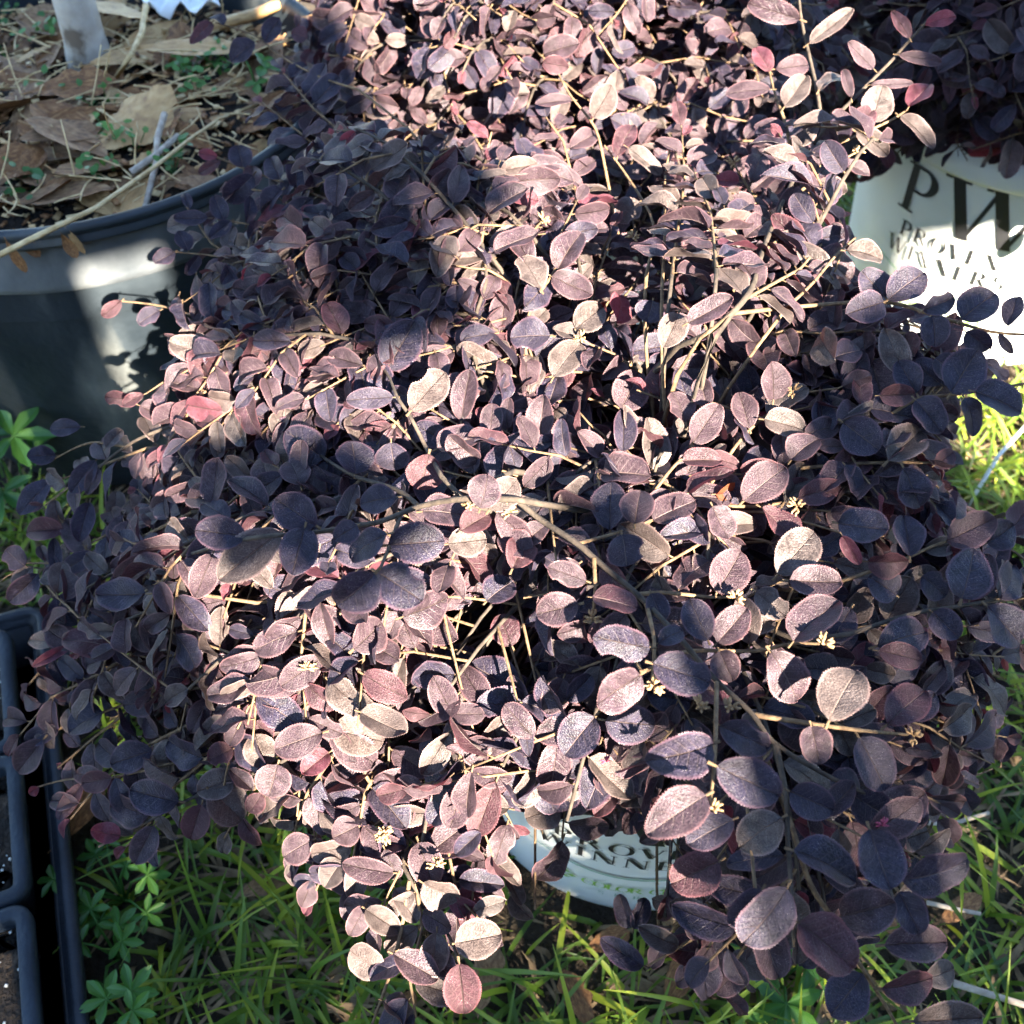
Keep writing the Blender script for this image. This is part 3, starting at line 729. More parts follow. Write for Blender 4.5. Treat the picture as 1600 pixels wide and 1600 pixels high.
# ---- black carrying tray with square pots
M['tray'] = noise_mat('black_tray_plastic', [(.3, (.010, .012, .016)), (.7, (.020, .024, .031))], 25, .5, .25, 160, spec=.25)
M['slate'] = noise_mat('slate_blue_plastic', [(.3, (.009, .014, .022)), (.7, (.019, .028, .040))], 40, .6, .3, 220, spec=.25)
M['perlite'] = noise_mat('perlite', [(.3, (.55, .55, .48)), (.7, (.72, .72, .66))], 80, .9, .2)
tray = empty('carrying_tray', TRAY0); tag(tray, 'long black plastic carrying tray standing in the grass', 'tray')
TL, TW, TH = .62, .30, .062
def tp(a, b, z): return TE * a + TN * b + Vector((0, 0, z))
def rr(L, W, r, n=5, o=0.):   # rounded rectangle, a along, b across
    out = []
    for cx, cy, a0 in ((L - r, W - r, 0), (r, W - r, 90), (r, r, 180), (L - r, r, 270)):
        for i in range(n + 1):
            a = R_(a0 + 90 * i / n); out.append((cx + (r + o) * math.cos(a), cy + (r + o) * math.sin(a)))
    return out
def loft(name, rings, mat, parent, cap=False):
    v = []; f = []; n = len(rings[0])
    for r in rings: v.extend(r)
    for i in range(len(rings) - 1):
        for j in range(n):
            q = (j + 1) % n; f.append((i * n + j, i * n + q, (i + 1) * n + q, (i + 1) * n + j))
    if cap: f.append(tuple(range((len(rings) - 1) * n, len(rings) * n)))
    return mesh_obj(name, v, f, mat, parent)
def ring(L, W, r, o, z, a0=0, b0=0): return [tp(a + a0, b + b0, z) for a, b in rr(L, W, r, 5, o)]
loft('rim', [ring(TL, TW, .02, o, z) for o, z in ((-.0005, TH - .014), (0, TH - .013), (.0015, TH - .002), (0, TH), (-.006, TH + .001), (-.009, TH - .002), (-.010, TH - .006), (-.013, TH - .007), (-.015, TH - .012))], M['tray'], tray)
loft('wall', [ring(TL, TW, .02, o, z) for o, z in ((-.012, .002), (-.001, TH - .0135), (-.0155, TH - .0115), (-.030, .008))], M['tray'], tray)
loft('floor', [ring(TL, TW, .02, o, .006) for o in (-.028, -.1)], M['tray'], tray, True)
PS = .136; 
labs = ['square slate rimmed seedling pot at the end of the tray by the tree pot', 'square slate rimmed seedling pot second along the tray from the tree pot',
        'square slate rimmed seedling pot third along the tray from the tree pot', 'square slate rimmed seedling pot at the tray end far from the tree pot']
for k in range(4):
    a0 = .034 + k * (PS + .003); b0 = .027
    root = empty('seedling_pot', TRAY0 + tp(a0, b0, 0)); tag(root, labs[k], 'plant pot', 'square seedling pots in the tray')
    loft('rim', [[p for p in ring(PS, PS, .016, o, z)] for o, z in ((-.004, .070), (0, .071), (.0005, .080), (-.002, .0825), (-.010, .083), (-.012, .080), (-.0125, .066))], M['slate'], root)
    loft('wall', [ring(PS, PS, .016, o, z) for o, z in ((-.018, .0075), (-.004, .0705))], M['tray'], root)
    loft('soil', [ring(PS, PS, .016, o, z) for o, z in ((-.012, .0665), (-.03, .068))], M['mix'], root, True)
    pb = MB()
    for q in range(90):
        c = tp(rng.uniform(.014, PS - .014), rng.uniform(.014, PS - .014), .0685); s = rng.uniform(.0008, .0026)
        pb.box(c, (s, s * rng.uniform(.7, 1.3), s), Matrix.Rotation(rng.uniform(0, 3), 3, 'Z') @ Matrix.Rotation(.6, 3, 'X'))
    o = pb.build('perlite', M['perlite'], root); o['kind'] = 'stuff'

# ---- added boards, unseen behind the camera, cut to leave a ragged band of sun
M['shade_board'] = noise_mat('blocker_wood', [(.3, (.14, .11, .085)), (.7, (.30, .25, .20))], 18, .85, .3, 80)
E1 = Vector((-SUNH.y, SUNH.x, 0)); FL = 1.6
blocker = empty('shade_boards', SUNH * FL); tag(blocker, 'added shade blocker of uneven upright planks, unseen behind the viewer', 'blocker')
def zf(b): return b / math.cos(SUN_EL) + FL * math.tan(SUN_EL)
rotf = Matrix.Rotation(math.atan2(E1.y, E1.x), 3, 'Z')
def shade_board(a0, a1, z0, z1, nm='shade_board', off=0.):
    mb = MB(); mb.box(E1 * ((a0 + a1) / 2) + SUNH * off + Vector((0, 0, (z0 + z1) / 2)), (a1 - a0 - .002, .018, z1 - z0), rotf)
    mb.build(nm, M['shade_board'], blocker, False)
tops = []
a = -1.75
while a < -.03: tops.append((a, min(a + .115, -.025), .0, 2.55 + rng.uniform(-.03, .03))); a += .115
tops += [(-.025, .055, 0, zf(.335)), (.055, .125, 0, zf(.345)), (.125, .165, 0, zf(.40)), (.165, .180, 0, zf(.470)), (.180, .222, 0, zf(.578)), (.218, .265, 0, zf(.468)), (.265, .305, 0, zf(.51)), (.305, .335, 0, zf(.565)),
         (.335, .385, 0, zf(.605)), (.385, .465, 0, zf(.63)), (.465, .54, 0, zf(.672)), (.54, .63, 0, zf(.70)), (.63, .74, 0, 2.5), (.74, .845, 0, 2.5), (.845, .96, 0, zf(.27)), (.96, 1.08, 0, zf(.25)), (1.08, 1.2, 0, zf(.24))]
a = 1.2
while a < 2.0: tops.append((a, a + .115, 0, 2.5)); a += .115
for t_ in tops: shade_board(*t_)
for z in (.35, .95, 1.30): shade_board(-1.75, 2.12, z - .045, z + .045, 'blocker_rail', .022)
# added header and hanging boards that trim the upper edges of the sun band
shade_board(-.35, .275, zf(.775), zf(.775) + .20, 'shade_header', .030)
shade_board(-.35, .255, zf(.775) + .21, zf(.775) + .42, 'shade_header', .030)
for a0_, a1_, b_ in ((.045, .122, .692), (.124, .214, .674), (.216, .272, .738)): shade_board(a0_, a1_, zf(b_), zf(.80), 'shade_flap', .012)
shade_board(.60, 1.45, zf(.575), zf(.575) + .20, 'shade_header', .030)
shade_board(.60, 1.45, zf(.575) + .205, zf(.575) + .42, 'shade_header', .030)

# added leafy shape, unseen, its blades placed to dapple the light in the gap
leaf_blocker = empty('shade_leaves', SUNH * FL + E1 * -.10); tag(leaf_blocker, 'added leafy sprig, unseen, hung in the gap to dapple the light', 'leaf_blocker')
def vp(a, b, off=-.03): return E1 * (a + .10) + SUNH * off + Vector((0, 0, zf(b)))
mb = MB()
mb.tube([E1 * 0 + SUNH * -.03, vp(-.09, .2), vp(-.10, .5), vp(-.07, .66), vp(.0, .70)], .006, .003, 6)
mb.tube([vp(-.10, .55), vp(-.03, .625), vp(.03, .618), vp(.10, .60)], .003, .002, 5)
mb.tube([vp(.0, .70), vp(.08, .69), vp(.16, .66), vp(.20, .58)], .003, .0015, 5)
mb.build('stem', M['shade_board'], leaf_blocker)
for a_, b_, w_, h_ in ((.020, .594, .05, .044), (.056, .590, .052, .052), (.090, .588, .045, .048), (.158, .682, .05, .05), (.225, .775, .06, .04)):
    mb = MB(); c = vp(a_, b_, -.035); n_ = 10; mb.v.append(c)
    for k in range(n_):
        w_a = 2 * math.pi * k / n_; q = 1 + .18 * math.cos(3 * w_a)
        mb.v.append(c + E1 * (w_ * .5 * q * math.cos(w_a)) + Vector((0, 0, h_ * .6 * q * math.sin(w_a))) + SUNH * (.006 * math.cos(2 * w_a)))
    for k in range(n_): mb.f.append((0, 1 + k, 1 + (k + 1) % n_)); mb.mi.append(0)
    mb.build('leaf', M['weed'], leaf_blocker)

# ------------------------------------------------------------------ the shrubs
# Sample points on the outer surface of the main shrub (photo x, y, distance along the view): they fix its real shape
SURF = [(1126, 463, .60), (560, 920, .52), (1190, 1430, .48), (720, 1530, .58), (350, 1260, .68), (60, 1170, .75), (250, 480, .86), (350, 680, .78), (1500, 500, .62), (1590, 640, .60),
        (1390, 950, .57), (1320, 1080, .51), (1050, 780, .60), (750, 780, .58), (830, 430, .70), (1240, 270, .78), (1250, 50, .82), (960, 250, .80), (750, 250, .83), (600, 300, .86), (450, 250, .88),
        (500, 550, .75), (650, 650, .66), (850, 1300, .66), (660, 1430, .62), (1000, 1050, .52), (1400, 1350, .49), (1520, 1000, .58), (900, 650, .70), (350, 250, .90), (60, 700, .84), (60, 900, .80),
        (400, 840, .56), (200, 1020, .72), (500, 1150, .62), (700, 1150, .70), (1420, 150, .80), (1540, 1250, .66), (1100, 1250, .48), (1480, 750, .60), (640, 1000, .60), (30, 830, .80), (20, 1000, .78), (40, 1220, .74), (150, 1290, .70), (400, 420, .84), (320, 330, .88), (560, 1250, .64), (620, 1190, .66), (430, 1280, .68), (1000, 1480, .70), (1100, 1560, .66), (120, 1060, .74), (1560, 1120, .62), (1350, 500, .64), (200, 760, .78), (400, 60, .95), (900, 900, .56)]
def depth_at(x, y):
    a = b = 0
    for px, py, d in SURF:
        w = 1 / ((px - x) ** 2 + (py - y) ** 2 + 900) ** 1.6; a += w * d; b += w
    return a / b
C_MAIN = Vector((POTS[0][0], POTS[0][1], .30))
def radius_fn(center, samples, default):
    q = np.array([tuple(p - center) for p in samples]); r = np.linalg.norm(q, axis=1); n = q / r[:, None]
    def f(d):
        w = np.exp(26 * (n @ np.array((d.x, d.y, d.z)) - 1))
        return float((w @ r + .06 * default) / (w.sum() + .06))
    return f
SURF_W = [at_d(*s) for s in SURF if not (s[1] < 100)]
R_MAIN = radius_fn(C_MAIN, SURF_W, .30)

# where the photograph shows things between or below the main shrub's branches: no foliage grows there
KEEP_MAIN = [[(760, 1240), (900, 1290), (1040, 1330), (1040, 1395), (1000, 1440), (860, 1420), (790, 1340)], [(80, 1290), (420, 1300), (470, 1440), (540, 1620), (60, 1620)], [(0, 1240), (110, 1240), (120, 1620), (-200, 1620)],
             [(760, 1440), (930, 1440), (930, 1620), (700, 1620)], [(1345, 235), (1620, 235), (1620, 420), (1500, 450), (1400, 440), (1345, 430)], [(1490, 600), (1700, 660), (1700, 800), (1500, 790)],
             [(1500, 1290), (1700, 1280), (1700, 1640), (1540, 1620)], [(-300, 330), (240, 330), (210, 480), (250, 590), (60, 690), (-300, 700)], [(-300, -300), (430, -300), (420, 180), (330, 230), (230, 350), (-300, 360)]]
KEEP_RIGHT = [[(1352, 305), (1395, 258), (1480, 266), (1560, 276), (1640, 300), (1640, 620), (1380, 600), (1352, 470)], [(1200, 500), (1700, 500), (1700, 900), (1200, 900)]]
KEEP_BACK = [[(-300, -300), (430, -300), (420, 180), (330, 260), (230, 420), (-300, 460)], [(1350, 240), (1700, 240), (1700, 600), (1350, 600)]]

# deep gaps between the sprays
HOLLOW = [[(690, 890), (850, 885), (880, 960), (870, 1060), (760, 1090), (690, 1030), (650, 950)], [(1150, 810), (1215, 815), (1225, 890), (1170, 920), (1140, 870)], [(880, 640), (980, 630), (985, 690), (900, 700)], [(370, 890), (440, 900), (430, 960), (370, 950)]]
def hit_keep(p, keep):
    u, v, d = seen(p)
    for kp in keep:
        b = _kb.get(id(kp))
        if b is None: b = _kb[id(kp)] = (min(q[0] for q in kp), max(q[0] for q in kp), min(q[1] for q in kp), max(q[1] for q in kp))
        if b[0] < u < b[1] and b[2] < v < b[3] and in_poly(u, v, kp): return True
    return False
_kb = {}
def bez(p0, p1, p2, p3, n):
    return [p0 * (1 - t) ** 3 + p1 * (3 * t * (1 - t) ** 2) + p2 * (3 * t * t * (1 - t)) + p3 * t ** 3 for t in (i / n for i in range(n + 1))]
def polyl(pts, s):     # point and tangent at arc length s
    for a, b in zip(pts, pts[1:]):
        l = (b - a).length
        if s <= l: return a.lerp(b, s / max(l, 1e-6)), (b - a).normalized()
        s -= l
    return pts[-1], (pts[-1] - pts[-2]).normalized()
def plen(pts): return sum((b - a).length for a, b in zip(pts, pts[1:]))

def leaves_on(pts, out, center, size, step, s0=.008, keep=(), rmax=None, tipyoung=.3, nbias=Vector((.10, -.34, 0)), jit=.58):
    L = plen(pts); s = s0; k = rng.randrange(2)
    while s <= L + .001:
        p, t = polyl(pts, s); outw = (p - center); outw.z *= .5; outw.normalize()
        up = (Vector((0, 0, .62)) + outw * .42 + nbias).normalized(); up = up - t * up.dot(t)
        if up.length < .1: up = Vector((0, 0, 1))
        up.normalize(); lat = t.cross(up) * (1 if k % 2 else -1)
        last = s + step > L
        x = (t * rng.uniform(.35, .75) + lat * 1.0 + up * rng.uniform(-.28, .22)) if not last else t + rv(.2)
        n = up + rv(jit); fr = s / L
        sz = size * rng.uniform(.72, 1.22) * (1 - .35 * max(0, fr - .7) / .3)
        tone = pick_tone(1 if (last and rng.random() < tipyoung * 2) else 0)
        if last and tone == 3: sz *= .6
        lf = Leaf(p + x.normalized() * sz * .10, x, n, sz, tone, rng.randrange(NV))
        tipp = p + x.normalized() * sz * .6
        ok = True
        if rmax is not None:
            q = tipp - center
            if q.length > rmax(q.normalized()) * 1.02 or tipp.z < .035: ok = False
        if ok and keep:
            for qq in (p, p + x.normalized() * sz):
                if hit_keep(qq, keep): ok = False; break
        if ok: out.append(lf)
        s += step * rng.uniform(.75, 1.3); k += 1

def grow(root, center, rfn, n_main, size, keep, seed, azr=(0, 360), fac=(.62, .95), tw=(.045, .095), elr=(-14, 88)):
    """main branches arch out of the pot and carry alternate side twigs with two ranks of leaves"""
    global rng
    rng = random.Random(seed); leaves = []
    for i in range(n_main):
        az = R_(rng.uniform(*azr)); el = math.asin(rng.uniform(math.sin(R_(elr[0])), math.sin(R_(elr[1]))))
        d = Vector((math.cos(az) * math.cos(el), math.sin(az) * math.cos(el), math.sin(el)))
        r = rfn(d); E = center + d * r * rng.uniform(*fac)
        P0 = center + Vector((rng.gauss(0, .015), rng.gauss(0, .015), -.03)); h = Vector((d.x, d.y, 0))
        pts = bez(P0, P0 + Vector((0, 0, .07)) + h * r * .12, E - h * r * .30 + Vector((0, 0, .05 + .06 * (1 - d.z))), E, 12)
        if any((p - center).length > rfn((p - center).normalized()) * 1.03 for p in pts[3:]): continue
        if sum(hit_keep(p, HOLLOW) for p in pts[4:]) >= 2 and rng.random() < .8: continue
        cut = [j for j, p in enumerate(pts) if hit_keep(p, keep)]
        if cut:
            pts = pts[:max(3, cut[0] - 1)]
            if cut[0] < 11: continue
        mb = MB(); loc = root.location
        mb.tube([p - loc for p in pts], .0024, .0010, 5, 1)
        L = plen(pts); s = L * .30; k = rng.randrange(2)
        while s < L:
            p, t = polyl(pts, s); up = (Vector((0, 0, .7)) + (p - center).normalized() * .5).normalized()
            lat = t.cross(up).normalized() * (1 if k % 2 else -1)
            td = (t * rng.uniform(.4, .9) + lat + up * rng.uniform(-.25, .45)).normalized(); tl = rng.uniform(*tw)
            e = p + td * tl; e.z -= tl * rng.uniform(0, .25)
            tp_ = [p, p + td * tl * .4 + up * tl * .05, p.lerp(e, .72) + up * tl * .03, e]
            if (p - center).length > .4 * r and hit_keep(tp_[2], HOLLOW): s += .03; k += 1; continue
            if not any(hit_keep(q, keep) for q in tp_):
                n0 = len(leaves); leaves_on(tp_, leaves, center, size, .0105, .010, keep, rfn); n1 = len(leaves) - n0
                if n1 >= 3:
                    fr = min(1, n1 * .0105 / tl + .15); mb.tube([p + (q - p) * fr - loc for q in tp_], .0011, .0006, 4)
                else: del leaves[n0:]
            s += rng.uniform(.020, .036); k += 1
        leaves_on(pts[int(len(pts) * .55):], leaves, center, size, .015, .01, keep, rfn)
        mb.build('branch', [M['twig'], M['bark']], root)
    return leaves

# ---- main shrub: the branches and leaves that can be followed one by one in the photograph
main = empty('plum_shrub', (C_MAIN.x, C_MAIN.y, .27)); tag(main, 'sprawling plum leaved shrub with a ragged band of sun across its crown', 'shrub', 'purple leaved shrubs in white pots')
# (rooted in the pot?, nearer by, thickness in mm, points)
BR_ = [
 (1, .025, 2.0, [(807, 781), (730, 779), (660, 790), (597, 814), (560, 821), (490, 832), (385, 842), (297, 866), (252, 877)]),
 (0, .025, 1.4, [(625, 808), (612, 845), (590, 898)]),
 (0, .02, 1.6, [(653, 790), (620, 765), (555, 744), (507, 716), (480, 690)]),
 (1, .02, 1.7, [(690, 745), (667, 702), (642, 653), (621, 621), (604, 583), (572, 548)]),
 (1, .012, 1.95, [(807, 781), (842, 810), (901, 849), (950, 891), (996, 929), (1060, 995), (1113, 1057), (1173, 1113), (1208, 1159), (1278, 1204), (1344, 1236), (1411, 1253), (1488, 1248)]),
 (0, .012, 1.2, [(905, 849), (945, 838), (989, 824), (1020, 812)]), (0, .012, 1.4, [(928, 872), (930, 920), (926, 968)]), (0, .012, 1.4, [(1010, 945), (1022, 1000), (1019, 1066)]),
 (0, .012, 1.4, [(1120, 1063), (1117, 1180), (1110, 1250)]), (0, .010, 1.6, [(1178, 1117), (1236, 1126), (1334, 1140), (1418, 1148)]),
 (0, .012, 1.7, [(1212, 1163), (1229, 1250), (1231, 1320), (1238, 1407), (1240, 1478)]), (1, .005, 1.6, [(1240, 1300), (1267, 1383), (1309, 1446), (1341, 1502), (1390, 1582), (1410, 1620)]),
 (1, .0, 1.3, [(1000, 800), (1040, 744), (1066, 715), (1082, 698), (1096, 650)]), (1, .0, 1.4, [(1120, 740), (1162, 681), (1208, 639), (1232, 614)]), (1, .0, 1.5, [(1040, 800), (1092, 790), (1187, 791), (1243, 781), (1262, 788)]),
 (0, .005, 1.4, [(996, 929), (1040, 926), (1110, 933), (1148, 933)]), (1, .0, 1.3, [(1130, 960), (1173, 930), (1229, 905)]), (1, .0, 1.5, [(1050, 1030), (1082, 1017), (1180, 1017), (1236, 1006), (1281, 1006)]),
 (1, .0, 1.4, [(1200, 740), (1281, 685), (1337, 643), (1376, 618)]), (1, .0, 1.5, [(1360, 670), (1429, 625), (1478, 618), (1530, 611), (1610, 598)]), (1, .0, 1.6, [(1200, 735), (1268, 730), (1366, 723), (1460, 723)]),
 (1, .0, 1.2, [(1190, 800), (1250, 814), (1323, 835)]), (1, .0, 1.4, [(1340, 900), (1416, 872), (1478, 846), (1541, 842)]), (1, .0, 1.7, [(1330, 990), (1425, 959), (1499, 947), (1558, 936), (1610, 920)]),
 (1, .0, 2.2, [(1060, 540), (1110, 518), (1170, 458), (1194, 385), (1240, 280), (1285, 206), (1330, 158), (1390, 98), (1421, 63), (1467, 14)]),
 (0, .0, 1.6, [(1243, 272), (1229, 200), (1211, 147), (1201, 108)]), (0, .0, 1.8, [(1285, 206), (1278, 150), (1267, 98), (1253, 35), (1248, -10)]), (0, .0, 1.4, [(1278, 236), (1327, 217), (1390, 189), (1418, 171)]),
 (0, .0, 1.4, [(1236, 305), (1253, 297), (1299, 262), (1337, 238)]), (0, .0, 1.4, [(1197, 375), (1194, 350), (1169, 294), (1148, 259)]), (0, .0, 1.3, [(1194, 392), (1229, 364), (1257, 336)]), (1, .0, 1.4, [(1230, 480), (1271, 441), (1306, 399), (1337, 371)]),
 (1, .0, 1.6, [(1145, 490), (1260, 478), (1383, 472), (1460, 493), (1547, 518), (1610, 523)]), (1, .0, 1.7, [(742, 560), (742, 500), (759, 417), (703, 354), (640, 287), (584, 228), (542, 189)]), (0, .0, 1.4, [(757, 415), (745, 301), (759, 245), (768, 206)]),
 (0, .0, 1.4, [(742, 480), (675, 413), (629, 374), (598, 336), (570, 270)]), (1, .0, 1.4, [(820, 520), (832, 476), (864, 427), (890, 370)]), (1, .0, 1.5, [(1010, 430), (1021, 350), (983, 280), (944, 227)]), (1, .0, 1.4, [(945, 260), (930, 200), (892, 150), (871, 112)]),
 (1, .0, 1.4, [(1035, 440), (1039, 364), (1039, 280), (1050, 215)]), (1, .0, 1.9, [(745, 1160), (731, 1211), (690, 1275), (633, 1337), (640, 1372), (664, 1411), (700, 1460), (717, 1502)]), (0, .0, 1.5, [(640, 1376), (622, 1477), (601, 1547), (577, 1612)]),
 (0, .0, 1.2, [(636, 1330), (633, 1306), (600, 1325), (570, 1334)]), (1, .0, 1.2, [(480, 1270), (492, 1306), (486, 1372)]), (1, .0, 1.5, [(815, 1100), (827, 1124), (832, 1180), (836, 1267), (836, 1355), (836, 1421)]), (1, .0, 1.2, [(893, 1190), (888, 1215), (878, 1310)]),
 (0, .0, 1.0, [(834, 1240), (845, 1290), (850, 1312)]), (1, .0, 1.7, [(600, 1130), (518, 1140), (434, 1194), (367, 1218), (287, 1253), (210, 1295), (154, 1323)]), (1, .0, 1.5, [(330, 1070), (238, 1090), (189, 1103), (105, 1134), (66, 1152)]),
 (1, .0, 1.3, [(280, 1190), (175, 1215), (105, 1218), (52, 1232)]), (1, .0, 1.5, [(400, 1085), (294, 1052), (240, 1030), (175, 1013)]), (1, .0, 1.5, [(455, 674), (400, 690), (364, 681), (325, 663)]), (1, .0, 1.7, [(330, 650), (255, 670), (196, 698), (140, 747), (105, 810)]),
 (0, .0, 1.2, [(196, 698), (140, 692), (87, 716)]), (0, .0, 1.1, [(150, 738), (120, 742), (80, 752)]), (1, .0, 1.4, [(320, 930), (206, 894), (147, 866), (101, 821), (82, 780)]), (1, .0, 1.2, [(230, 930), (112, 901), (42, 887), (-10, 915)]),
 (1, .0, 1.5, [(703, 420), (640, 370), (560, 332), (465, 294), (378, 262), (329, 241)]), (1, .0, 1.2, [(560, 400), (441, 364), (385, 350), (325, 341), (280, 343)]), (1, .0, 1.2, [(520, 450), (440, 420), (385, 413), (336, 400), (273, 394)]),
 (1, .0, 1.2, [(560, 140), (500, 120), (437, 87), (399, 56), (336, 35)]), (1, .0, 1.5, [(480, 640), (420, 560), (340, 510), (260, 480), (185, 470)]), (1, .0, 1.4, [(520, 560), (440, 520), (380, 460), (325, 420)]), (1, .0, 1.3, [(600, 520), (560, 450), (520, 400), (470, 385)]),
 (1, .0, 1.3, [(1040, 1480), (1060, 1440), (1078, 1491), (1092, 1537)]), (1, .0, 1.2, [(1180, 1460), (1150, 1500), (1131, 1551)]),
]
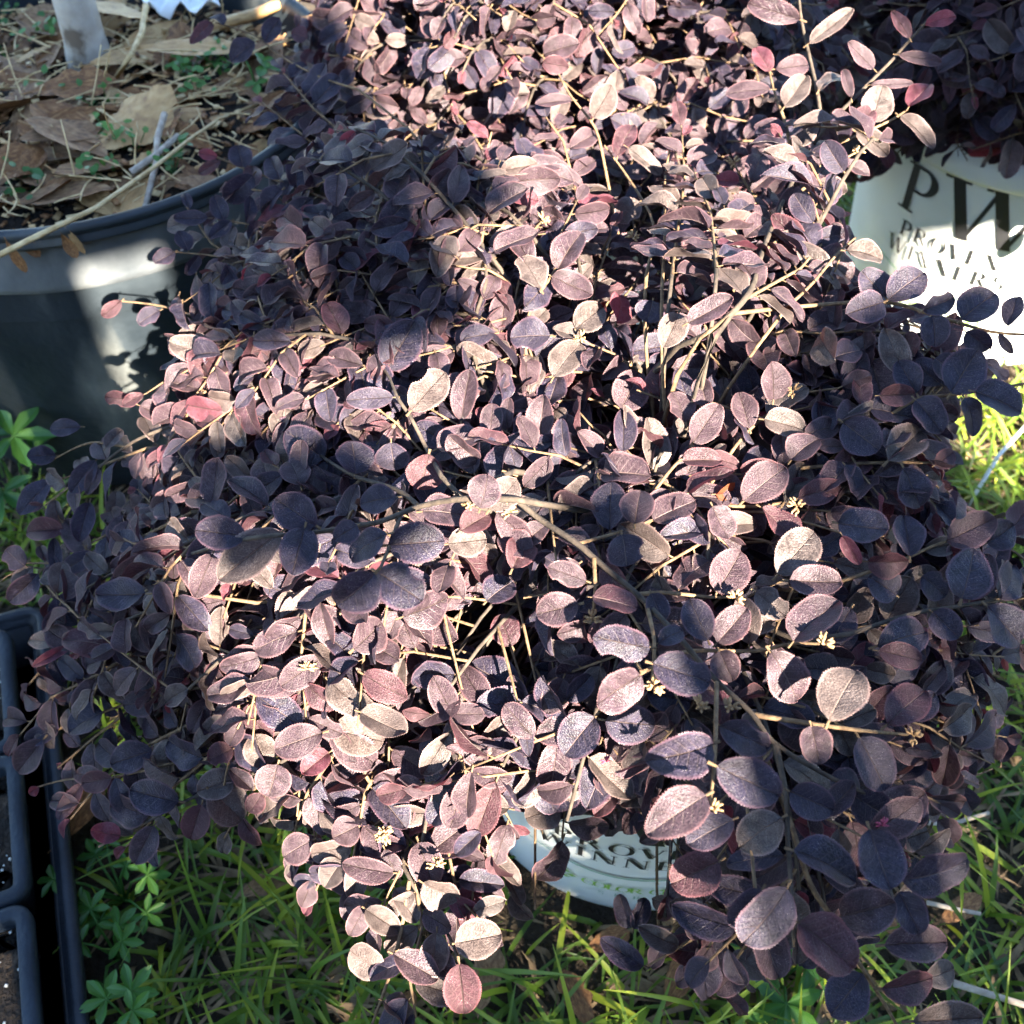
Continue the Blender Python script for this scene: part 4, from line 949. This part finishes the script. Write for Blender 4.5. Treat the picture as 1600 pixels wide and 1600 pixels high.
# leaf base x, y, tip x, y, width, tone (p plum, n navy mostly in shade, b burgundy, y young, d dusky mostly in sun), nearer by (cm)
LV = '''1118 772 1165 765 30 o -.5;476 825 455 902 55 n 3;385 838 304 828 50 n 3;332 866 304 935 42 p 3;290 867 243 880 36 y 3;440 832 340 905 62 d 1;493 821 430 779 55 n 3;558 821 523 842 34 n 3;607 835 541 865 48 n 3;606 852 695 845 60 n 3;586 895 527 954 66 n 3.5;590 895 660 937 68 n 3.8;628 964 702 936 55 p 0;552 1015 600 972 56 p 0;500 1050 572 1000 66 d 0
620 777 562 786 45 n 2;611 691 616 735 52 n 2;555 741 552 688 60 n 2;507 716 443 674 58 n 2.4;497 653 436 643 36 b 2;540 674 500 640 56 n 2;530 667 569 650 45 n 1.6;670 709 656 765 55 b 2;750 795 765 742 50 p 2;765 797 808 750 46 d 1;604 578 648 505 60 n 2;615 621 541 625 32 n 2;642 642 695 580 52 d 2;684 702 751 677 48 p 1;716 637 723 581 52 d 0;660 800 735 800 56 p 0;720 830 765 800 40 b 0;700 850 760 842 46 d 0
971 835 982 884 68 n 1.5;954 828 954 753 55 n 1;992 819 1000 762 50 p 2;1020 814 1085 780 55 p 1;916 908 857 887 36 p 1.5;904 944 838 960 50 p 1.8;925 934 996 947 56 b 1.5;1015 1011 929 998 55 n 1.5;1000 1054 927 1099 62 p 2;1020 1037 1111 1066 62 n 1.5;1028 1005 1067 982 30 n 1;1017 927 1034 970 36 n 1;884 1095 925 1056 34 n 0;930 1120 880 1180 60 n 0;945 1125 1025 1135 58 n .5;905 880 870 905 44 d 0;830 870 780 835 48 d 0;800 890 825 835 46 b .5;776 800 830 850 40 p 0
1124 1133 1204 1170 50 n 1;1113 1162 1020 1195 66 n 1.5;1119 1197 1220 1245 68 n 1.5;1103 1243 1012 1300 66 p 2;1145 1281 1077 1316 50 n .5;1295 1127 1338 1040 72 d 1.2;1385 1133 1450 1071 56 b 1;1267 1134 1282 1194 46 p 1;1341 1152 1386 1234 64 n 1;1204 1019 1254 1096 62 p .6;1234 1236 1304 1268 52 n 1;1222 1278 1155 1320 62 d 1;1239 1330 1343 1369 66 n 1.5;1229 1386 1170 1479 74 n 1.5;1190 1390 1145 1453 50 n .5;1124 1345 1049 1383 62 b .8;1246 1442 1338 1512 74 b 2;1225 1337 1138 1344 36 n 0
1313 1432 1399 1411 64 d .8;1358 1295 1386 1386 72 n 1;1407 1372 1521 1362 70 n .6;1404 1393 1439 1460 46 n 0;1381 1477 1483 1470 54 d .4;1376 1544 1462 1533 48 b .4;1348 1523 1299 1586 64 n .2;1425 1596 1540 1590 50 d .4;1443 1530 1495 1515 40 d 0;1140 1491 1199 1523 40 d -1;1131 1551 1163 1586 30 b -1;1078 1491 1092 1537 40 n -1;1075 1449 1054 1484 32 n -1;988 1450 965 1398 28 n -2;990 1452 1010 1403 28 n -2;1344 1236 1300 1215 50 n 0;1330 1240 1390 1280 56 n -.5;1400 1255 1440 1290 30 n -1
1082 693 1120 635 44 p 0;1066 721 1129 716 34 b .5;1071 660 1054 611 42 p 0;1106 635 1092 590 32 p 0;1208 625 1208 566 46 d .5;1171 670 1155 611 38 p 0;1194 656 1260 670 42 d .5;1236 720 1275 678 46 d .8;1162 783 1226 726 56 p 1;1246 779 1320 756 38 b .8;1190 795 1250 849 54 b .5;1113 791 1134 842 48 d .5;1225 785 1264 723 44 d 0;1105 712 1155 728 24 b 0;1215 898 1274 828 60 d .5;1061 922 1106 860 54 p .8;1120 926 1159 861 58 p 1;1232 907 1311 912 48 d .8;1180 925 1229 961 46 d 0
1240 1003 1309 933 62 p 1;1120 1005 1166 954 48 p .5;1170 1006 1162 930 40 d 0;1124 1017 1145 1064 42 p .5;1106 1000 1078 937 46 n .5;1317 660 1372 702 56 n 1;1374 618 1430 616 32 b .5;1345 636 1345 587 32 b .5;1285 678 1285 625 38 n 0;1357 639 1429 650 50 n 0;1485 615 1523 552 62 n 1;1523 613 1600 640 54 n 1;1506 622 1530 679 36 n .5;1430 625 1474 674 44 n 0;1432 615 1404 562 40 n 0;1470 600 1427 566 38 n -.5;1411 730 1439 793 50 n .8;1320 727 1348 769 36 n .5;1387 721 1443 667 54 d 0;1460 727 1492 706 28 b 0
1310 818 1390 832 56 n 1;1316 837 1344 882 22 y 1;1478 846 1549 811 52 p 1;1421 870 1414 802 46 n .5;1541 849 1586 821 44 n 0;1502 936 1527 856 66 n 1.4;1457 957 1499 996 42 n .5;1541 947 1597 1006 62 n .8;1355 877 1420 880 44 b .5;1369 1010 1457 982 56 n .5;1372 1017 1442 1031 38 b 1;1440 900 1480 930 44 n -.5;1560 936 1600 880 50 n 0;1460 560 1500 590 40 n -.5;1300 560 1345 545 46 n -.5;1330 950 1300 1000 46 n -1;1400 930 1360 900 50 n -1
1211 108 1264 101 30 p 0;1204 140 1134 143 28 p 0;1225 168 1257 126 38 d 0;1231 206 1178 196 26 p 0;1238 227 1273 196 30 d 0;1204 112 1180 73 26 y 0;1280 142 1316 105 32 d 0;1330 154 1318 108 16 p 0;1250 31 1169 5 34 p 0;1264 68 1330 19 26 d 0;1365 108 1323 68 24 p 0;1421 60 1395 14 20 b 0;1404 86 1472 96 18 d 0;1445 38 1495 22 22 y 0;1360 133 1425 131 14 p 0;1362 192 1376 138 46 d 0;1420 168 1453 130 38 y 0;1406 182 1462 227 26 d 0;1337 206 1390 240 30 d 0;1309 217 1323 170 42 p 0
1281 259 1278 210 36 p 0;1313 252 1360 273 22 p 0;1271 280 1323 299 28 d 0;1236 350 1239 290 42 p .5;1187 329 1213 294 28 p 0;1180 318 1133 329 38 p 0;1173 287 1194 234 36 d 0;1155 285 1115 280 26 y 0;1211 371 1257 388 32 d 0;1257 371 1306 399 30 d 0;1322 392 1386 399 32 d 0;1323 374 1299 350 18 p 0;1075 505 1145 469 38 d .5;1383 465 1345 427 46 n .5;1387 469 1446 420 50 n .8;1380 472 1325 490 46 n .8;1442 486 1493 464 32 n .4;1502 500 1555 455 54 n .8;1457 493 1463 541 42 n .5;1509 518 1547 546 34 n .3;1575 511 1590 462 30 n .3;1561 521 1582 553 14 n 0
650 285 650 226 50 n 0;619 270 552 277 26 n 0;678 315 706 285 42 n 0;598 224 584 187 32 n 0;671 325 631 325 26 n 0;762 252 827 241 30 d 0;748 294 705 257 32 d 0;762 217 733 187 20 y 0;747 336 785 325 28 p 0;741 350 703 335 26 p 0;660 430 620 415 46 d 0;690 440 640 445 44 n 0;845 452 815 398 46 d .5;871 423 906 355 44 p 0;862 432 925 462 40 d 0;843 367 771 388 42 d 0;965 245 986 189 32 b 0;981 231 1034 271 24 d 0;1000 315 965 345 40 d 0;927 185 957 133 38 d 0;894 157 836 161 20 p 0;889 105 848 98 26 b 0;773 521 720 528 34 n .5;860 525 797 525 52 n .5;899 514 944 476 44 d .5;664 511 666 464 42 y .5;962 505 980 457 44 y 0;865 590 905 530 50 d .5;970 640 1000 580 54 p .5;1020 470 1010 505 44 n 0;1060 490 1040 540 42 d 0
710 1474 782 1460 56 d .5;717 1505 727 1588 54 b .5;682 1456 675 1523 44 d .3;615 1491 685 1530 44 d .4;654 1316 678 1386 48 p .5;661 1379 717 1407 54 d .3;714 1410 752 1393 34 y -.5;601 1516 545 1491 50 d .4;598 1565 647 1602 44 d .2;572 1421 624 1456 36 d 0;570 1416 547 1462 34 p 0;535 1345 505 1385 44 d 0;563 1337 551 1409 34 d .3;601 1327 622 1374 30 p 0;488 1313 441 1337 46 d 0;486 1376 472 1418 32 d 0;675 1330 725 1290 48 p .3;796 1264 734 1257 42 d .3;792 1289 773 1351 40 p .3;647 1299 678 1250 44 p 0;700 1400 755 1440 30 y -1;640 1290 600 1240 46 p 0;560 1290 520 1310 44 p 0
878 1313 846 1390 48 p .5;811 1166 794 1224 50 p .3;881 1180 853 1218 38 d .3;951 1190 913 1262 54 n .8;888 1285 951 1299 42 d .3;874 1257 822 1281 48 d 0;826 1138 869 1145 42 d .5;785 1089 818 1128 38 d 0;745 1092 769 1140 46 n .5;754 1061 808 1054 34 b .5;706 1180 643 1197 46 d 0;715 1145 705 1198 32 p 0;880 1060 855 1115 40 p 0;735 1050 705 1010 50 n -1;800 1010 780 960 44 b -1;660 1050 640 1000 40 b -2;760 940 800 905 50 n -1
329 1236 381 1281 60 d .8;434 1194 420 1246 52 d .6;364 1218 308 1236 44 d .4;280 1252 201 1236 50 n .5;241 1290 210 1350 38 p .4;189 1306 142 1299 30 y .3;315 1257 297 1313 40 b 0;413 1201 402 1148 48 d .3;504 1145 429 1170 50 p .6;514 1147 588 1194 52 p .6;520 1140 600 1158 60 d .1;514 1176 472 1208 36 y .9;161 1113 105 1141 54 n .3;68 1155 24 1208 40 p .4;95 1136 38 1159 28 n 0;238 1173 171 1194 46 n .3;175 1215 126 1225 34 b .3;238 1092 192 1106 44 n .3;364 1170 325 1187 34 b .4;60 1230 45 1240 16 y 0;180 1215 200 1275 32 n 0;130 1222 90 1280 24 b 0;390 1270 410 1240 30 b 0
178 1015 103 989 52 b .5;206 1024 259 971 46 p .3;299 1066 252 1052 44 p .3;136 940 77 964 44 n .3;290 779 231 791 32 d .3;311 772 268 751 34 p .4;325 660 262 663 28 b .3;357 674 343 611 38 d .4;126 667 77 670 26 n 0;87 712 42 712 28 n 0;80 751 28 803 34 n 0;210 625 163 621 24 b 0;218 634 264 656 30 p 0;140 786 122 845 32 n 0;101 828 35 828 34 b .3;147 864 100 891 28 n 0;118 900 159 929 36 n 0;40 884 7 860 38 n 0;60 896 14 943 36 n 0;88 895 84 842 20 n 0;150 720 110 770 30 n 0;165 700 190 670 22 d .3;390 745 400 690 48 p 0;470 760 455 715 44 d 0;120 1010 70 985 34 p 0;110 1010 50 1040 16 y 0
380 262 371 226 34 n 0;395 273 355 315 38 n 0;462 294 465 249 40 n 0;439 280 420 245 30 n 0;490 311 436 345 30 n 0;528 315 546 262 40 n 0;441 297 406 327 28 n 0;340 245 310 238 16 y 0;345 250 310 272 16 b 0;350 345 336 308 26 n 0;385 350 395 306 22 n 0;325 341 273 343 22 n 0;361 346 327 374 20 n 0;294 392 280 360 26 n 0;311 399 289 427 20 n 0;273 394 241 413 24 n 0;399 66 359 94 34 n 0;437 28 413 65 28 n 0;331 35 299 65 20 b 0;350 40 330 20 26 n 0;480 60 455 50 28 b 0;550 380 500 360 46 n 0;560 440 600 420 40 n 0;470 400 430 395 30 y 0;500 410 470 440 34 b 0;190 470 160 495 20 b 0;250 485 215 505 26 n 0;300 500 330 465 30 p 0;420 520 375 500 36 n 0'''
TONE = {'p': 0, 'n': 1, 'b': 2, 'y': 3, 'd': 4, 'o': 5}
def px_pts(pts, near): return [at_d(x, y, depth_at(x, y) - near + .004) for x, y in pts]
rng = random.Random(21)
for root_, near, rad, P in BR_:
    pts = px_pts(P, near)
    # round the traced corners
    fine = []
    for i in range(len(pts) - 1):
        p0, p1, p2, p3 = pts[max(i - 1, 0)], pts[i], pts[i + 1], pts[min(i + 2, len(pts) - 1)]
        for k in range(4):
            t = k / 4; fine.append(.5 * (2 * p1 + (p2 - p0) * t + (2 * p0 - 5 * p1 + 4 * p2 - p3) * t * t + (3 * p1 - p0 - 3 * p2 + p3) * t ** 3))
    fine.append(pts[-1]); pts = fine
    rad *= .8e-3
    if root_:
        t0 = (pts[1] - pts[0]).normalized(); b0 = C_MAIN + Vector((rng.gauss(0, .012), rng.gauss(0, .012), -.03)); dist = (pts[0] - b0).length
        pts = bez(b0, b0 + Vector((0, 0, min(.08, dist * .35))), pts[0] - t0 * dist * .3 - Vector((0, 0, .02)), pts[0], 7)[:-1] + pts
    mb = MB(); mb.tube([p - main.location for p in pts], rad * 1.25, rad * .62, 6); mb.build('branch', M['bark'] if rad > 1.3e-3 or near > .015 else M['twig'], main)
hero = []
for ln in LV.replace('\n', ';').split(';'):
    a = ln.split(); bx, by, tx, ty, w = map(float, a[:5]); near = float(a[6]) / 100
    d = depth_at((bx + tx) / 2, (by + ty) / 2) * .45 + depth_at(bx, by) * .55 - near - .004 + rng.uniform(-.004, .006)
    B = at_d(bx, by, d); T0 = at_d(tx, ty, d); rT = ray(tx, ty); L0 = (T0 - B).length
    NN = (Vector((0, 0, 1)) * .35 + (EYE - B).normalized() * .50 + SUNV * .30 + rv(.16)).normalized()
    de = -((T0 - B).dot(NN)) / rT.dot(NN); de = max(-.55 * L0, min(.55 * L0, de))
    T = T0 + rT * de; x = T - B; L = x.length; wid = w * d / FPX
    tone = TONE[a[5]]; tone = rng.choice([4, 4, 0]) if a[5] == 'd' else tone
    ang = wid / L; var = rng.randrange(NV)
    ratio = RATIO[var]
    hero.append(Leaf(B, x, NN + rv(.24), L, tone, var, wid / ratio * 1.08, True))
extra_sprays = []
leaves = grow(main, C_MAIN, R_MAIN, 120, .0275, KEEP_MAIN, 5, (100, 420), (.42, .80), elr=(-12, 88))
leaves += grow(main, C_MAIN, R_MAIN, 30, .0275, KEEP_MAIN, 6, (180, 300), (.50, .82), elr=(-5, 60))

leaves += grow(main, C_MAIN, R_MAIN, 120, .028, KEEP_MAIN, 7, (150, 215), (.62, 1.0), elr=(-24, 24))
leaves += grow(main, C_MAIN, R_MAIN, 75, .027, KEEP_MAIN, 17, (118, 165), (.6, 1.0), elr=(-8, 38))
leaves += grow(main, C_MAIN, R_MAIN, 66, .028, KEEP_MAIN, 8, (213, 252), (.6, .97), elr=(-16, 24))
leaves += grow(main, C_MAIN, R_MAIN, 44, .028, KEEP_MAIN, 9, (-20, 55), (.6, .97), elr=(5, 60))
leaves += grow(main, C_MAIN, R_MAIN, 56, .027, KEEP_MAIN, 10, (262, 335), (.6, .97), elr=(-22, 20))

# leafy sprays that fill the cascade at the front, the drooping side by the tray and the shoots over the tree pot
SPRAYS = [[(600, 1180), (570, 1240), (560, 1300), (540, 1400)], [(680, 1200), (660, 1290), (610, 1390), (590, 1440)], [(740, 1230), (750, 1300), (742, 1370), (735, 1430)], [(520, 1180), (480, 1240), (462, 1290), (455, 1345)],
          [(700, 1250), (700, 1330), (715, 1400), (760, 1450)], [(640, 1230), (600, 1280), (520, 1330), (490, 1400)], [(720, 1180), (770, 1230), (800, 1290)], [(650, 1380), (660, 1450), (640, 1530), (650, 1590)], [(570, 1210), (620, 1290), (660, 1330)],
          [(330, 690), (230, 700), (150, 730), (70, 790)], [(330, 760), (230, 800), (140, 850), (60, 920)], [(300, 880), (200, 940), (110, 990), (45, 1070)], [(350, 1000), (240, 1080), (150, 1150), (90, 1200)], [(300, 1130), (220, 1170), (150, 1230), (110, 1280)],
          [(300, 800), (200, 850), (110, 880), (20, 880)], [(260, 990), (160, 1050), (80, 1090), (30, 1150)], [(330, 1180), (270, 1230), (230, 1290), (190, 1330)], [(420, 1200), (380, 1260), (350, 1310)],
          [(620, 330), (530, 260), (460, 200), (410, 160)], [(600, 400), (500, 350), (420, 300), (350, 290)], [(560, 230), (490, 170), (440, 110)], [(520, 470), (420, 440), (330, 380), (290, 320)],
          [(1050, 430), (1060, 350), (1070, 280), (1065, 200)], [(1120, 420), (1110, 330), (1080, 260)], [(900, 380), (900, 300), (880, 220), (850, 180)], [(1160, 470), (1250, 420), (1320, 340)]]
rng = random.Random(77)
for P in SPRAYS:
    pts = px_pts(P, .0); s0 = pts[0]; b0 = C_MAIN + Vector((rng.gauss(0, .012), rng.gauss(0, .012), -.03)); ds = (s0 - b0).length
    pts2 = [p for a, b in zip(pts, pts[1:]) for p in (a, a.lerp(b, .5))] + [pts[-1]]
    full = bez(b0, b0 + Vector((0, 0, min(.08, ds * .35))), s0 - (pts[1] - s0).normalized() * ds * .3 - Vector((0, 0, .02)), s0, 7)[:-1] + pts2
    mb = MB(); mb.tube([p - main.location for p in full[:8]], .0016, .0013, 5, 1); mb.tube([p - main.location for p in full[7:]], .0013, .0007, 5, 0); mb.build('branch', [M['twig'], M['bark']], main)
    n0 = len(leaves); leaves_on(pts2, leaves, C_MAIN, .0275, .0098, .004, [], None, .5, jit=.32)
    extra_sprays.extend(leaves[n0:]); del leaves[n0:]

def shell(center, rfn, lim=.66):
    def f(lf):
        q = lf.p - center; return q.length > lim * rfn(q.normalized()) and q.dot(EYE - center) > -.06
    return f
def thin(leaves, center, rfn):
    out = []
    for lf in leaves:
        q = lf.p - center; r = q.length / max(.05, rfn(q.normalized()))
        if r > .5 and any(in_poly(*seen(lf.p)[:2], h) for h in HOLLOW): continue
        if r > .62 or (r > .38 and rng.random() < .55) or rng.random() < .2: out.append(lf)
    return out
def split(leaves, n, center, rfn):
    leaves = thin(leaves, center, rfn)
    def score(lf):
        u, v, d = seen(lf.p)
        if not (-30 < u < 1630 and -30 < v < 1630): return 0
        q = lf.p - center; r = q.length / max(.05, rfn(q.normalized()))
        return lf.L / d * max(0, r - .45) ** 2 * (1 if q.dot(EYE - center) > -.02 else .2)
    s = sorted(leaves, key=score, reverse=True)
    return s[:n], s[n:]
hero += extra_sprays
few, rest = split(leaves, max(0, 300 - len(hero)), C_MAIN, R_MAIN)
if len(hero) > 300:
    hero.sort(key=lambda lf: -lf.L / seen(lf.p)[2]); rest += hero[300:]; hero = hero[:300]
leaf_objects(hero + few, main); joined_leaves('foliage', rest, main, shell(C_MAIN, R_MAIN))

# dry seed capsules and a few pink flower buds on the twig ends
def cluster(seed, n, size, petals):
    r = random.Random(seed); mb = MB()
    for k in range(n):
        a = k * 2.1 + r.uniform(-.4, .4); d = Vector((math.cos(a) * .8, math.sin(a) * .8, r.uniform(.3, .9))).normalized(); c = d * size * r.uniform(.6, 1.1)
        mb.tube([Vector((0, 0, 0)), c * .6], size * .12, size * .10, 4); s = d.cross(Vector((.2, .1, 1))).normalized(); u = d.cross(s)
        for j in range(petals):
            w = 2 * math.pi * j / petals; o = (s * math.cos(w) + u * math.sin(w))
            p = [c * .55, c * .8 + o * size * .26, c * 1.05 + o * size * .34, c * 1.28 + o * size * (.30 + .14 * (j % 2))]
            mb.tube(p, size * .20, size * .09, 4)
    return mb
caps = [cluster(300 + k, 4, .0052, 4).build('seed_capsule', M['capsule'], main).data for k in range(3)]
for o in [o for o in main.children if o.name.startswith('seed_capsule')]: bpy.data.objects.remove(o)
bud = cluster(400, 5, .0030, 3).build('flower_bud', M['flower'], main); budm = bud.data; bpy.data.objects.remove(bud)
for i, (x, y) in enumerate([(926, 968), (1021, 1074), (1112, 1262), (1427, 1150), (1285, 1006), (1238, 612), (1340, 238), (1146, 256), (1258, 334), (908, 528), (990, 372), (850, 345), (735, 790), (795, 800), (858, 670), (908, 685), (598, 1302), (682, 1350), (1150, 935), (600, 1305), (1095, 1105), (1140, 1105), (1245, 790), (480, 1045)]):
    o = bpy.data.objects.new('seed_capsule', caps[i % 3]); COL.objects.link(o); o.parent = main
    o.location = at_d(x, y, depth_at(x, y) - .014) - main.location; o.rotation_euler = (rng.uniform(-.6, 0.2), rng.uniform(-.4, .4), rng.uniform(0, 6))
for x, y in [(1380, 1290), (948, 1190), (562, 542)]:
    o = bpy.data.objects.new('flower_bud', budm); COL.objects.link(o); o.parent = main
    o.location = at_d(x, y, depth_at(x, y) - .022) - main.location; o.rotation_euler = (-.5, 0, rng.uniform(0, 6))

# ---- the two shrubs behind it
C_B = Vector((POTS[2][0], POTS[2][1], .30)); back = empty('plum_shrub', (C_B.x, C_B.y, .27)); tag(back, 'dense plum leaved shrub between the tree pot and the lettered white pot', 'shrub', 'purple leaved shrubs in white pots')
R_B = radius_fn(C_B, [at_d(750, 40, .84), at_d(520, 120, 1.0), at_d(460, 60, 1.0), at_d(450, 170, 1.02), at_d(1000, 30, .86), at_d(900, 150, .96), at_d(650, 180, 1.0), C_B + Vector((0, .05, .25)), C_B + Vector((.32, 0, .12)), C_B + Vector((.30, -.2, .02)), C_B + Vector((-.22, -.2, 0)), C_B + Vector((.1, -.34, .02))], .28)
lv = grow(back, C_B, R_B, 120, .028, KEEP_BACK, 31, (150, 400), (.6, .97))
lv += grow(back, C_B, R_B, 45, .028, KEEP_BACK, 32, (165, 245), (.7, 1.0), elr=(-5, 45))
few, rest = split(lv, 300, C_B, R_B); leaf_objects(few, back); joined_leaves('foliage', rest, back, shell(C_B, R_B, .9))
C_R = Vector((POTS[1][0], POTS[1][1], .30)); right = empty('plum_shrub', (C_R.x, C_R.y, .27)); tag(right, 'shaded plum leaved shrub growing over the pot with the PW lettering', 'shrub', 'purple leaved shrubs in white pots')
R_R = radius_fn(C_R, [at_d(1500, 100, .98), at_d(1580, 60, .94), at_d(1420, 60, 1.0), at_d(1420, 262, 1.10), at_d(1560, 285, 1.05), at_d(1490, 275, 1.08), at_d(1340, 330, 1.14), at_d(1350, 230, 1.12), C_R + Vector((0, 0, .26)), C_R + Vector((-.30, .05, .10)), C_R + Vector((.3, 0, .1)), C_R + Vector((-.26, -.14, .02))], .29)
lv = grow(right, C_R, R_R, 110, .032, KEEP_RIGHT, 41, (150, 330), (.6, .97))
few, rest = split(lv, 300, C_R, R_R); leaf_objects(few, right); joined_leaves('foliage', rest, right, shell(C_R, R_R, .9))
#print('LEAVES', len(bpy.data.meshes), [len(o.data.polygons) for o in bpy.data.objects if o.name.startswith('foliage')])
